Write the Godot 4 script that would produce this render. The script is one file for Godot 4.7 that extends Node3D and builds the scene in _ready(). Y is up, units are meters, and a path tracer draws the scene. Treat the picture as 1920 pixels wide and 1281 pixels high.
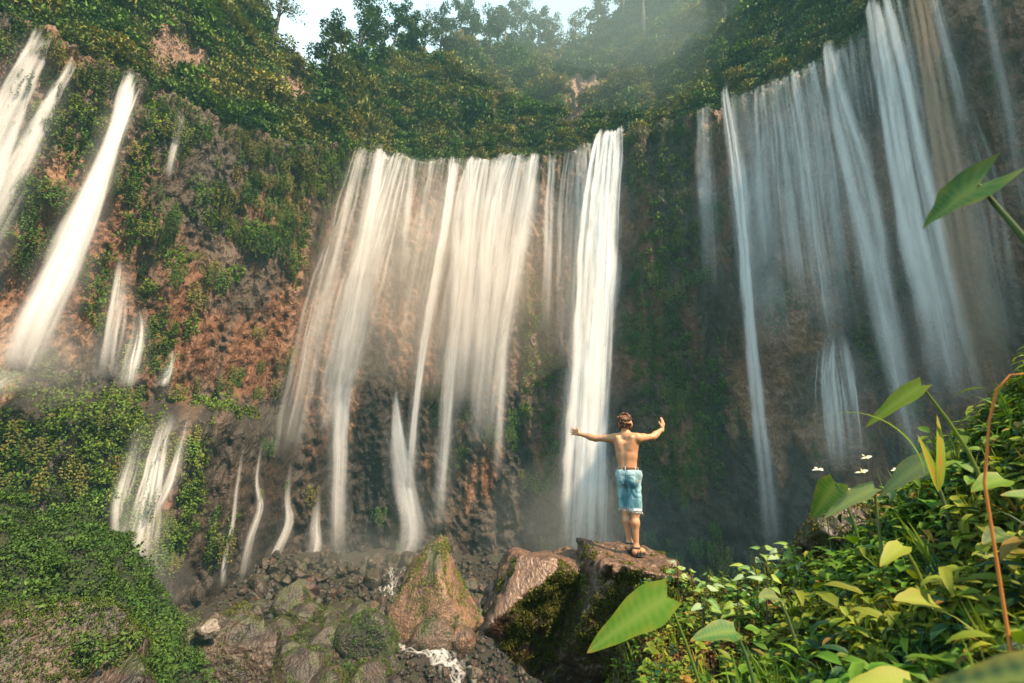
extends Node3D
# A green gorge with a ring of waterfalls; a man stands on a boulder with his arms spread.
# Metres, y up. The valley floor lies near y = 0, the eye stands on the right hand slope at y = 12.

const EYE := Vector3(0, 12, 0)
var used := {}
var rnd := RandomNumberGenerator.new()
var big := FastNoiseLite.new()
var ridge := FastNoiseLite.new()
var fine := FastNoiseLite.new()
var patchy := FastNoiseLite.new()

# The cliff in plan, as (bearing in degrees from the eye's -z axis, value).
const CLIFF_RADIUS := [[-75, 44.0], [-56, 50.0], [-47, 51.0], [-36, 54.0], [-29, 55.0], [-26.5, 56.0], [-24, 62.0], [-20, 63.0], [0, 63.5], [13, 61.5], [17, 59.0], [24, 57.5], [30, 56.0], [37, 54.5], [46, 52.5], [56, 50.0], [75, 46.0]]
const LIP_HEIGHT := [[-75, 43.0], [-56, 45.0], [-47, 46.0], [-36, 49.0], [-28, 51.0], [-22, 57.5], [-10, 59.5], [0, 61.5], [13, 63.0], [20, 62.5], [27, 61.5], [37, 59.5], [46, 60.0], [56, 61.0], [75, 62.0]]
const OVERHANG := [[-75, 0.0], [-30, 0.0], [-24, 3.0], [12, 3.5], [24, 4.5], [36, 6.0], [75, 7.0]]
const LEDGE := [[-75, 6.0], [-52, 6.5], [-44, 7.5], [-36, 7.0], [-30, 4.0], [-26, 1.5], [-20, 0.0], [75, 0.0]]
const RIM_HEIGHT := [[-75, 60.0], [-56, 64.0], [-45, 79.0], [-38, 78.0], [-35, 70.0], [-28, 67.0], [-25.5, 77.0], [-21, 90.0], [-10, 102.0], [0, 104.0], [5, 101.0], [10, 100.0], [14, 110.0], [20, 116.0], [30, 114.0], [60, 112.0], [75, 105.0]]


func _ready() -> void:
	camera_and_light()
	seeds()
	materials()
	build_cliff()
	build_ground()
	build_slope()
	waterfalls()
	mist()
	cliff_growth()
	rim_growth()
	valley()
	near_boulder()
	person()
	slope_plants()


func camera_and_light() -> void:
	var cam := Camera3D.new()
	cam.name = "camera"
	var lens := CameraAttributesPhysical.new()
	lens.frustum_focal_length = 23.3
	lens.frustum_focus_distance = 6.8
	lens.exposure_aperture = 2.8
	lens.frustum_far = 900.0
	lens.frustum_near = 0.05
	cam.attributes = lens
	cam.keep_aspect = Camera3D.KEEP_HEIGHT
	cam.fov = 73.8
	cam.near = 0.05
	cam.far = 900.0
	cam.position = EYE
	cam.basis = Basis(Vector3.RIGHT, deg_to_rad(16.4)) * Basis(Vector3.BACK, deg_to_rad(2.8))
	add_child(cam)
	cam.current = true
	var sun := DirectionalLight3D.new()
	sun.name = "sun"
	sun.light_energy = 1.6
	sun.light_color = Color(1.0, 0.875, 0.73)
	sun.light_angular_distance = 0.6
	sun.shadow_enabled = true
	add_child(sun)
	sun.look_at_from_position(Vector3(0.44, 0.8, 0.42) * 100.0, Vector3.ZERO)
	var sky := ProceduralSkyMaterial.new()
	sky.sky_top_color = Color(0.38, 0.54, 0.59)
	sky.sky_horizon_color = Color(0.81, 0.87, 0.89)
	sky.sky_curve = 1.2
	sky.sky_energy_multiplier = 1.0
	sky.ground_bottom_color = Color(0.12, 0.15, 0.12)
	sky.ground_horizon_color = Color(0.3, 0.34, 0.3)
	sky.sun_angle_max = 1.0
	var env := Environment.new()
	env.background_mode = Environment.BG_SKY
	env.sky = Sky.new()
	env.sky.sky_material = sky
	env.background_energy_multiplier = 1.0
	env.tonemap_mode = Environment.TONE_MAPPER_LINEAR
	env.tonemap_exposure = 2.8
	env.sdfgi_enabled = true
	env.ssao_enabled = true
	env.ssil_enabled = true
	env.fog_enabled = true
	env.fog_density = 0.0006
	env.fog_light_color = Color(0.62, 0.92, 0.97)
	env.volumetric_fog_enabled = true
	env.volumetric_fog_density = 0.0
	var around := WorldEnvironment.new()
	around.name = "environment"
	around.environment = env
	add_child(around)


func noise(which: FastNoiseLite, number: int, frequency: float, octaves: int) -> void:
	which.seed = number
	which.noise_type = FastNoiseLite.TYPE_SIMPLEX_SMOOTH
	which.frequency = frequency
	which.fractal_type = FastNoiseLite.FRACTAL_FBM
	which.fractal_octaves = octaves


func seeds() -> void:
	rnd.seed = 4711
	noise(big, 3, 0.05, 3)
	noise(ridge, 8, 0.16, 3)
	noise(fine, 21, 0.55, 3)
	noise(patchy, 33, 0.09, 4)


# ------------------------------------------------------------------ helpers

func numbered(called: String) -> String:
	if not used.has(called):
		used[called] = 0
		return called
	used[called] += 1
	return "%s_%03d" % [called, used[called]]


func tag(o: Node3D, label: String, category := "", group := "", kind := "") -> void:
	if label:
		o.set_meta("label", label)
	if category:
		o.set_meta("category", category)
	if group:
		o.set_meta("group", group)
	if kind:
		o.set_meta("kind", kind)


func thing(called: String, label: String, category: String, group := "", at := Vector3.ZERO) -> Node3D:
	var o := Node3D.new()
	o.name = numbered(called)
	o.position = at
	tag(o, label, category, group)
	add_child(o)
	return o


func part(called: String, mesh: Mesh, material: Material, parent: Node3D) -> MeshInstance3D:
	var o := MeshInstance3D.new()
	o.name = called
	o.mesh = mesh
	o.material_override = material
	parent.add_child(o, true)
	return o


func whole(called: String, mesh: Mesh, material: Material, label: String, category := "", group := "", kind := "") -> MeshInstance3D:
	var o := MeshInstance3D.new()
	o.name = numbered(called)
	o.mesh = mesh
	o.material_override = material
	tag(o, label, category, group, kind)
	add_child(o)
	return o


func scatter(called: String, mesh: Mesh, material: Material, places: Array, tints: Array, parent: Node3D, label := "", category := "") -> MultiMeshInstance3D:
	var m := MultiMesh.new()
	m.transform_format = MultiMesh.TRANSFORM_3D
	m.use_colors = true
	m.instance_count = places.size()
	m.mesh = mesh
	for i in places.size():
		m.set_instance_transform(i, places[i])
		m.set_instance_color(i, tints[i])
	var o := MultiMeshInstance3D.new()
	o.multimesh = m
	o.material_override = material
	o.name = numbered(called) if parent == self else called
	tag(o, label, category, "", "stuff")
	parent.add_child(o, true)
	return o


func lut(t: Array, x: float) -> float:
	if x <= t[0][0]:
		return t[0][1]
	for i in range(1, t.size()):
		if x <= t[i][0]:
			return lerpf(t[i - 1][1], t[i][1], (x - t[i - 1][0]) / (t[i][0] - t[i - 1][0]))
	return t[-1][1]


func polar(bearing: float, r: float, y: float) -> Vector3:
	var a := deg_to_rad(bearing)
	return Vector3(r * sin(a), y, -r * cos(a))


func grid_mesh(v: PackedVector3Array, columns: int, rows: int, colors: PackedColorArray, flip := false, uvs := PackedVector2Array()) -> ArrayMesh:
	# a sheet of rows * columns points with smooth normals
	var index := PackedInt32Array()
	index.resize((columns - 1) * (rows - 1) * 6)
	var k := 0
	for j in rows - 1:
		for i in columns - 1:
			var a := j * columns + i
			var b := a + 1
			var c := a + columns
			var d := c + 1
			index[k] = a; index[k + 1] = c; index[k + 2] = b; index[k + 3] = b; index[k + 4] = c; index[k + 5] = d
			k += 6
	var n := PackedVector3Array()
	n.resize(v.size())
	var s := -1.0 if flip else 1.0
	for j in rows:
		for i in columns:
			var e := v[j * columns + mini(i + 1, columns - 1)] - v[j * columns + maxi(i - 1, 0)]
			var f := v[mini(j + 1, rows - 1) * columns + i] - v[maxi(j - 1, 0) * columns + i]
			n[j * columns + i] = (e.cross(f) * s).normalized()
	return raw_mesh(v, n, colors, index, uvs)


static func wound(v: PackedVector3Array, n: PackedVector3Array, x: PackedInt32Array) -> PackedInt32Array:
	# turns every triangle so that its front is the side its normals point to
	for k in range(0, x.size(), 3):
		var p := v[x[k]]
		if (v[x[k + 2]] - p).cross(v[x[k + 1]] - p).dot(n[x[k]] + n[x[k + 1]] + n[x[k + 2]]) < 0.0:
			var s := x[k + 1]
			x[k + 1] = x[k + 2]
			x[k + 2] = s
	return x


func raw_mesh(v: PackedVector3Array, n: PackedVector3Array, colors: PackedColorArray, index: PackedInt32Array, uvs := PackedVector2Array()) -> ArrayMesh:
	var arrays := []
	arrays.resize(Mesh.ARRAY_MAX)
	arrays[Mesh.ARRAY_VERTEX] = v
	arrays[Mesh.ARRAY_NORMAL] = n
	if colors.size():
		arrays[Mesh.ARRAY_COLOR] = colors
	if uvs.size():
		arrays[Mesh.ARRAY_TEX_UV] = uvs
	arrays[Mesh.ARRAY_INDEX] = wound(v, n, index)
	var m := ArrayMesh.new()
	m.add_surface_from_arrays(Mesh.PRIMITIVE_TRIANGLES, arrays)
	return m


# ------------------------------------------------------------------ materials

var rock_mat: StandardMaterial3D
var stone_mat: StandardMaterial3D
var soil_mat: StandardMaterial3D
var leaf_mat: StandardMaterial3D
var near_leaf_mat: StandardMaterial3D
var moss_mat: StandardMaterial3D
var bark_mat: StandardMaterial3D
var water_mats: Array[StandardMaterial3D] = []
var spray_mat: StandardMaterial3D


func noise_texture(number: int, frequency: float, octaves: int, low: float, high: float, size := 512) -> NoiseTexture2D:
	var f := FastNoiseLite.new()
	noise(f, number, frequency, octaves)
	var t := NoiseTexture2D.new()
	t.width = size
	t.height = size
	t.seamless = true
	t.noise = f
	var ramp := Gradient.new()
	ramp.set_color(0, Color(low, low, low))
	ramp.set_color(1, Color(high, high, high))
	t.color_ramp = ramp
	return t


func plain(rough: float) -> StandardMaterial3D:
	var m := StandardMaterial3D.new()
	m.vertex_color_use_as_albedo = true
	m.roughness = rough
	m.cull_mode = BaseMaterial3D.CULL_DISABLED
	return m


func rocky(scale: float, relief: float, rough: float, squeeze := 0.8) -> StandardMaterial3D:
	var m := plain(rough)
	m.uv1_triplanar = true
	m.uv1_world_triplanar = true
	m.uv1_scale = Vector3(scale, scale * squeeze, scale)
	m.albedo_texture = grain
	m.heightmap_enabled = true
	m.heightmap_texture = bumps
	m.heightmap_scale = relief
	return m


var grain: NoiseTexture2D
var bumps: NoiseTexture2D


func streaks(number: int, fill: float, sharp: float) -> ImageTexture:
	# how thick the falling water is: long threads that split, thin out and break up into drops
	var f := FastNoiseLite.new()
	noise(f, number, 1.0, 3)
	var w := 256
	var h := 1024
	var im := Image.create(w, h, false, Image.FORMAT_RGBA8)
	for y in h:
		var v := float(y) / h
		for x in w:
			# wrapped on a ring so that the sheet repeats without a seam
			var a := TAU * x / w
			var b := TAU * v
			var lean := a + 0.05 * sin(b)
			var wide := f.get_noise_3d(cos(lean) * 1.6, sin(lean) * 1.6, cos(b) * 0.5)
			var thread := f.get_noise_3d(cos(lean) * 3.2 + 31.0, sin(lean) * 3.2, cos(b) * 0.45 + sin(b) * 0.3)
			var drop := f.get_noise_3d(cos(lean) * 11.0, sin(lean) * 11.0 + 77.0, cos(b) * 1.5 + sin(b) * 1.2)
			var t: float = fill + wide * 0.75 + thread * sharp + drop * [0.1, 0.16, 0.25][number - 60]
			var al := clampf(t, 0.0, 1.0)
			im.set_pixel(x, y, Color(1, 1, 1, al * al * (3.0 - 2.0 * al)))
	return ImageTexture.create_from_image(im)


func materials() -> void:
	grain = noise_texture(5, 0.03, 6, 0.35, 1.0)
	bumps = noise_texture(6, 0.012, 6, 0.0, 1.0)
	(bumps.noise as FastNoiseLite).fractal_type = FastNoiseLite.FRACTAL_RIDGED
	rock_mat = rocky(0.26, 22.0, 0.68, 0.55)
	rock_mat.metallic_specular = 0.45
	stone_mat = rocky(0.5, 9.0, 0.55)
	soil_mat = rocky(0.7, 6.0, 0.95)
	leaf_mat = plain(0.7)
	leaf_mat.backlight_enabled = true
	leaf_mat.backlight = Color(0.55, 0.55, 0.4)
	leaf_mat.metallic_specular = 0.3
	near_leaf_mat = plain(0.55)
	near_leaf_mat.backlight_enabled = true
	near_leaf_mat.backlight = Color(0.85, 0.85, 0.5)
	near_leaf_mat.metallic_specular = 0.35
	moss_mat = plain(0.95)
	moss_mat.metallic_specular = 0.2
	moss_mat.backlight_enabled = true
	moss_mat.backlight = Color(0.3, 0.3, 0.15)
	bark_mat = plain(0.9)
	for k in 3:
		var m := plain(0.6)
		m.transparency = BaseMaterial3D.TRANSPARENCY_ALPHA
		m.albedo_color = Color(1, 1, 1)
		m.albedo_texture = streaks(60 + k, [0.66, 0.42, 0.25][k], [0.2, 0.36, 0.85][k])
		m.backlight_enabled = true
		m.backlight = Color(0.9, 0.9, 0.9)
		water_mats.append(m)
	spray_mat = plain(0.8)
	spray_mat.transparency = BaseMaterial3D.TRANSPARENCY_ALPHA
	spray_mat.backlight_enabled = true
	spray_mat.backlight = Color(0.9, 0.9, 0.9)


# ------------------------------------------------------------------ the cliff

func smooth_radius(az: float, y: float) -> float:
	var lip := lip_height(az)
	var r := lut(CLIFF_RADIUS, az) + lut(OVERHANG, az) * (1.0 - clampf(y / lip, 0.0, 1.0))
	r -= lut(LEDGE, az) * (1.0 - smoothstep(14.5, 18.0, y + big.get_noise_2d(az * 3.0, 5.0) * 2.0))
	if y > lip:
		r += 1.0 + (y - lip) * 0.35
	return r


func lip_height(az: float) -> float:
	# the brink is notched
	return lut(LIP_HEIGHT, az) + fine.get_noise_2d(az * 0.9, 900.0) * 0.9 + fine.get_noise_2d(az * 2.6, 950.0) * 0.5


func cliff_relief(az: float, y: float) -> float:
	# out of the wall towards the eye: buttresses, ribs that run down, beds across the foot
	var s := az * 0.98
	var lip_y := lip_height(az)
	var d := big.get_noise_2d(s, y * 0.4) * 1.7
	var up := smoothstep(lip_y - 1.0, lip_y + 4.0, y)
	var rib := 0.35 - absf(ridge.get_noise_2d(s * 1.1, y * 0.25))
	d += rib * lerpf(2.1, 2.6, up)
	d += (0.3 - absf(ridge.get_noise_2d(s * 2.1 + 300.0, y * 0.5))) * 0.8
	var bed := ridge.get_noise_2d(s * 0.2 + 90.0, y * 3.0 + big.get_noise_2d(s * 2.0, y * 2.0) * 9.0)
	d += bed * lerpf(0.4, 0.14, smoothstep(6.0, 20.0, y))
	d += fine.get_noise_2d(s * 1.7, y * 0.8) * 0.34 + (0.25 - absf(fine.get_noise_2d(s * 1.2 + 500.0, y * 0.75))) * 0.75
	return d


func cliff_radius(az: float, y: float) -> float:
	return smooth_radius(az, y) - cliff_relief(az, y)


const C_COLUMNS := 590
const C_WALL := 220
const C_HILL := 86
const C_FROM := -64.0
const C_TO := 64.0
var cliff_v := PackedVector3Array()
var cliff_n := PackedVector3Array()


func cliff_color(az: float, y: float, lip: float) -> Color:
	var s := az * 0.98
	var a := patchy.get_noise_2d(s, y * 0.55) * 1.5
	var streak := patchy.get_noise_2d(s * 3.2 + 40.0, y * 0.22) * 1.4
	var speck := fine.get_noise_2d(s * 2.0 + 9.0, y * 2.0)
	# one kind of rock all the way round: rusty, tan and grey beds with dark wet streaks
	var rust := Color(0.22, 0.09, 0.038)
	var tan_ := Color(0.4, 0.215, 0.115)
	var dark := Color(0.05, 0.038, 0.028)
	var grey := Color(0.13, 0.1, 0.08)
	var bed := patchy.get_noise_2d(s * 0.42 + 15.0, y * 0.3 + 60.0) * 2.0
	var c := rust.lerp(tan_, smoothstep(-0.35, 0.45, bed + streak * 0.35))
	c = c.lerp(grey, smoothstep(0.1, 0.6, patchy.get_noise_2d(s * 0.5 - 70.0, y * 0.5) * 2.0) * 0.8)
	c = c.lerp(dark, smoothstep(-0.3, 0.4, a + speck * 0.7 + streak * 0.45) * 0.9)
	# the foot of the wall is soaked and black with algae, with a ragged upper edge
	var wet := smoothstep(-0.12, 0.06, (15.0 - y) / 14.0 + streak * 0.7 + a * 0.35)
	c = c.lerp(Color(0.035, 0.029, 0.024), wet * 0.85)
	if y > lip:
		c = c.lerp(Color(0.05, 0.06, 0.025), smoothstep(lip, lip + 2.0, y))
		var bare_earth := 0.0
		for e in [[-44.0, 54.0, 4.0, 5.0], [8.5, 84.0, 5.0, 6.0], [-31.5, 63.0, 4.0, 5.0], [8.0, 75.0, 2.0, 5.0]]:
			bare_earth = maxf(bare_earth, 1.3 - Vector2((az - e[0]) / e[2], (y - e[1]) / e[3]).length() + speck * 0.6)
		c = c.lerp(Color(0.33, 0.2, 0.14), clampf(bare_earth * 1.5, 0.0, 1.0))
	return c * (1.0 + speck * 0.35)


func build_cliff() -> void:
	var rows := C_WALL + C_HILL + 5
	var colors := PackedColorArray()
	cliff_v.resize(C_COLUMNS * rows)
	colors.resize(C_COLUMNS * rows)
	for i in C_COLUMNS:
		var az := lerpf(C_FROM, C_TO, float(i) / (C_COLUMNS - 1))
		var lip := lip_height(az)
		var rim := lut(RIM_HEIGHT, az) + big.get_noise_2d(az * 2.0, 400.0) * 4.0
		for j in rows:
			var y: float
			var back := 0.0
			if j < C_WALL:
				y = lerpf(-3.0, lip + 0.5, float(j) / (C_WALL - 1))
			else:
				y = lerpf(lip + 0.5, rim, minf(float(j - C_WALL + 1) / C_HILL, 1.0))
				back = maxf(0.0, j - C_WALL - C_HILL + 1) * 9.0
			var at := polar(az, cliff_radius(az, y) + back, y + back * 0.12)
			cliff_v[j * C_COLUMNS + i] = at
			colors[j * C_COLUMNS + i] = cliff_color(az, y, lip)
	var m := grid_mesh(cliff_v, C_COLUMNS, rows, colors)
	cliff_n = m.surface_get_arrays(0)[Mesh.ARRAY_NORMAL]
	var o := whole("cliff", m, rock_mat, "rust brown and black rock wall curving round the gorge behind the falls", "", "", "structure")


func ground_height(x: float, z: float) -> float:
	var r := Vector2(x, z).length()
	var az := rad_to_deg(atan2(x, -z))
	var y := big.get_noise_2d(x * 2.0, z * 2.0) * 0.8 + fine.get_noise_2d(x, z) * 0.3 + (0.3 - absf(ridge.get_noise_2d(x * 2.4, z * 2.4))) * 0.9
	y += smoothstep(47.0, 62.0, r) * 1.6
	var hill := lut([[-70, 11.6], [-60, 11.2], [-45.7, 9.7], [-42, 9.1], [-40, 8.6], [-36.8, 7.5], [-34.9, 6.5], [-33, 5.4], [-30, 3.6], [-26, 1.9], [-22, 0.8], [-18, 0.2], [-14, 0.0]], az)
	if z > 0.0 or az > 60.0:
		hill = 0.0
	var front := lerpf(0.45, 1.0, smoothstep(8.0, 26.0, r))
	y += hill * front * (1.0 - smoothstep(26.0, 37.0, r))
	y += hill * 0.09 * big.get_noise_2d(x * 5.0, z * 5.0) * 1.6
	return y


func build_ground() -> void:
	var cols := 230
	var rows := 170
	var v := PackedVector3Array()
	var colors := PackedColorArray()
	for j in rows:
		for i in cols:
			var a := lerpf(-1.0, 1.0, float(i) / (cols - 1))
			var b := lerpf(-1.0, 1.0, float(j) / (rows - 1))
			var x := 48.0 * a + 350.0 * pow(a, 9.0)
			var z := -30.0 + 40.0 * b + 350.0 * pow(b, 9.0)
			var y := ground_height(x, z) if absf(x) < 90.0 and z > -95.0 else 0.0
			v.append(Vector3(x, y, z))
			var p := patchy.get_noise_2d(x * 2.2, z * 2.2)
			var c := Color(0.045, 0.032, 0.024).lerp(Color(0.028, 0.036, 0.012), smoothstep(-0.2, 0.25, p))
			c = c.lerp(Color(0.035, 0.06, 0.018), smoothstep(2.0, 4.5, y + p * 4.0))
			colors.append(c * (1.0 + 0.4 * fine.get_noise_2d(x * 2.0, z * 2.0)))
	whole("ground", grid_mesh(v, cols, rows, colors, true), soil_mat, "mossy stony floor of the gorge below the falls", "", "", "structure")


# the near slope on the right, as (bearing, height of its crest)
const CREST := [[2, 10.6], [10, 10.75], [17.8, 10.85], [24, 11.0], [30, 11.3], [34, 11.55], [41, 12.1], [44, 12.4], [47, 12.75], [50, 13.1], [60, 14.0], [90, 16.0], [140, 15.0]]


func slope_height(az: float, r: float) -> float:
	var crest := lut(CREST, az)
	var near := lut([[2, 10.5], [30, 10.68], [50, 10.85], [90, 11.3], [140, 11.2]], az)
	var y := lerpf(near, crest, smoothstep(0.8, 6.2, r) * 0.5 + clampf((r - 0.8) / 5.4, 0.0, 1.0) * 0.5)
	if r > 6.0:
		y -= pow(r - 6.0, 1.3) * 1.3
	y -= smoothstep(16.5, 6.0, az) * 2.6
	var p := polar(az, r, 0.0)
	y += fine.get_noise_2d(p.x * 1.6, p.z * 1.6) * 0.09 + big.get_noise_2d(p.x * 8.0, p.z * 8.0) * 0.13
	return y


func build_slope() -> void:
	var cols := 240
	var rows := 120
	var v := PackedVector3Array()
	var colors := PackedColorArray()
	for j in rows:
		var r := 0.25 + 14.0 * pow(float(j) / (rows - 1), 1.35)
		for i in cols:
			var az := lerpf(2.0, 140.0, pow(float(i) / (cols - 1), 1.4))
			var p := polar(az, r, slope_height(az, r))
			v.append(p)
			var k := patchy.get_noise_2d(p.x * 9.0, p.z * 9.0)
			var c := Color(0.09, 0.055, 0.03).lerp(Color(0.1, 0.1, 0.025), smoothstep(-0.25, 0.2, k))
			colors.append(c * (1.0 + 0.5 * fine.get_noise_2d(p.x * 5.0, p.z * 5.0)))
	whole("hillside", grid_mesh(v, cols, rows, colors), soil_mat, "steep overgrown bank rising to the right of the boulder", "", "", "structure")


# ------------------------------------------------------------------ falling water

func along(knots: Array, t: float) -> Array:
	var f := t * (knots.size() - 1)
	var k := mini(int(f), knots.size() - 2)
	var k0: Array = knots[maxi(k - 1, 0)]
	var k3: Array = knots[mini(k + 2, knots.size() - 1)]
	var here := []
	for c in 4:
		here.append(cubic_interpolate(knots[k][c], knots[k + 1][c], k0[c], k3[c], f - k))
	return here


func water_point(az: float, y: float, off: float, lift: float) -> Vector3:
	# in front of the wall, never inside a bulge of it
	var r := minf(smooth_radius(az, y) - off, smooth_radius(az, y) - cliff_relief(az, y) - 0.3) - lift
	if y > lip_height(az):
		r += 0.5
	return polar(az, r, y)


func fall(called: String, label: String, knots: Array, strength: float, threads: int, look: int, group := "thin falls along the cliff", tint := Color(0.88, 0.9, 0.91)) -> void:
	# knots: bearing, height, distance in front of the wall, width
	var o := thing(called, label, "waterfall", group, polar(knots[0][0], smooth_radius(knots[0][0], knots[0][1]) - knots[0][2], knots[0][1]))
	var length: float = knots[0][1] - knots[-1][1]
	var rows := clampi(int(length / 0.9), 9, 56)
	var seep := 1.2 if knots[0][1] > lip_height(knots[0][0]) - 3.5 else 4.5
	var small := length < 19.0 and not called.begins_with("great")
	var widest := 0.0
	for k in knots:
		widest = maxf(widest, k[3])
	# the thin sheet that joins the threads, and round it the drifting spray
	for layer in 2:
		var drift := layer == 1
		var cols := clampi(int(widest * 1.5), 7, 26)
		var v := PackedVector3Array()
		var colors := PackedColorArray()
		var uvs := PackedVector2Array()
		var wob := rnd.randf() * 100.0
		for j in rows:
			var t := float(j) / (rows - 1)
			var here := along(knots, t)
			var w: float = maxf(here[3], 0.2) * (1.0 if not drift else 1.0 + 1.6 / (1.0 + here[3] * 0.3))
			var sway := big.get_noise_2d(wob, here[1] * 0.5) * w * 0.15
			for i in cols:
				var u := float(i) / (cols - 1) * 2.0 - 1.0
				var x := sway + u * 0.55 * w * (1.0 + fine.get_noise_2d(wob + u * 3.0, here[1] * 0.4) * 0.2)
				v.append(water_point(here[0] + rad_to_deg(x / 57.0), here[1], here[2], (1.0 - u * u) * minf(w * 0.12, 0.6) + layer * 0.5) - o.position)
				var start: float = (0.5 + fine.get_noise_2d(wob * 2.0 + x * 1.3, 40.0)) * 3.0 / maxf(length, 5.0)
				var ends := fine.get_noise_2d(wob * 3.0 + x * 1.2, 7.0) * 0.3
				var soft := 1.0 - pow(absf(u), 2.6)
				var a := (0.2 if small else (0.22 if seep > 2.0 else 0.5)) * strength * soft * smoothstep(start * 0.6, start * 0.6 + seep * 1.6 / maxf(length, 6.0), t) * (1.0 - smoothstep(0.72 + ends, 1.0, t))
				if drift:
					a = 0.13 * minf(strength, 1.2) * pow(1.0 - u * u, 2.0) * smoothstep(0.0, 0.3, t) * (1.0 - smoothstep(0.85, 1.0, t))
				colors.append(Color(tint.r, tint.g, tint.b, clampf(a, 0.0, 1.0)))
				uvs.append(Vector2(x * 0.16 + wob, (here[1] + wob) / 60.0))
		part("spray" if drift else "veil", grid_mesh(v, cols, rows, colors, false, uvs), spray_mat if drift else water_mats[look], o)
	# the threads
	var p := Pile.new()
	if small:
		threads = int(threads * 1.3) + 2
	for s in threads:
		var wob := rnd.randf() * 200.0
		var u0 := rnd.randf_range(-0.5, 0.5) + rnd.randf_range(-0.5, 0.5)
		if widest > 3.5:
			u0 = rnd.randf_range(-0.96, 0.96)
		var size := rnd.randf_range(0.09, 0.4) * (0.7 + 0.35 * sqrt(widest)) * (1.0 + 0.8 * float(rnd.randf() < 0.2)) * (0.55 if small else 1.0)
		var t0 := rnd.randf() * 2.4 / maxf(length, 8.0)
		if rnd.randf() < 0.25:
			t0 = rnd.randf() * 0.45
		var t1 := minf(1.0, t0 + rnd.randf_range(0.6, 1.3))
		var alpha := rnd.randf_range(0.18, 0.62) * minf(strength, 1.9)
		var at := p.v.size()
		for j in rows:
			var q := float(j) / (rows - 1)
			var here := along(knots, lerpf(t0, t1, q))
			var w: float = maxf(here[3], 0.2)
			# a stream pulls together below the lip, then frays
			var x: float = u0 * w * 0.5 + big.get_noise_2d(wob, here[1] * 0.6) * minf(w * (0.5 if small else 0.22), 0.5) + fine.get_noise_2d(wob, here[1] * 0.35) * minf(w * 0.1, 0.12)
			var half := size * (0.55 + 0.9 * q) * (1.0 + 0.4 * fine.get_noise_2d(wob + 50.0, here[1] * 0.3))
			var a := alpha * smoothstep(0.0, minf(seep / maxf(length * (t1 - t0), 3.0), 0.5), q) * (1.0 - smoothstep(0.55, 1.0, q)) * clampf(0.8 + 0.7 * fine.get_noise_2d(wob + 90.0, here[1] * 0.22), 0.15, 1.0)
			for i in 5:
				var u := i / 2.0 - 1.0
				var pt := water_point(here[0] + rad_to_deg((x + u * half) / 57.0), here[1], here[2], 0.15 + (1.0 - u * u) * half * 0.5 + 0.02 * s)
				p.v.append(pt - o.position)
				p.n.append((Vector3(-pt.x, 0, -pt.z).normalized() + Vector3(-pt.z, 0, pt.x).normalized() * u * -0.6).normalized())
				p.c.append(Color(tint.r * 1.03, tint.g * 1.03, tint.b * 1.03, [0.0, 0.7, 1.0, 0.7, 0.0][i] * clampf(a, 0.0, 1.0)))
		for j in rows - 1:
			for i in 4:
				var k := at + j * 5 + i
				p.x.append_array(PackedInt32Array([k, k + 5, k + 1, k + 1, k + 5, k + 6]))
	part("threads", p.mesh(), spray_mat, o).set_meta("kind", "stuff")


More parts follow.
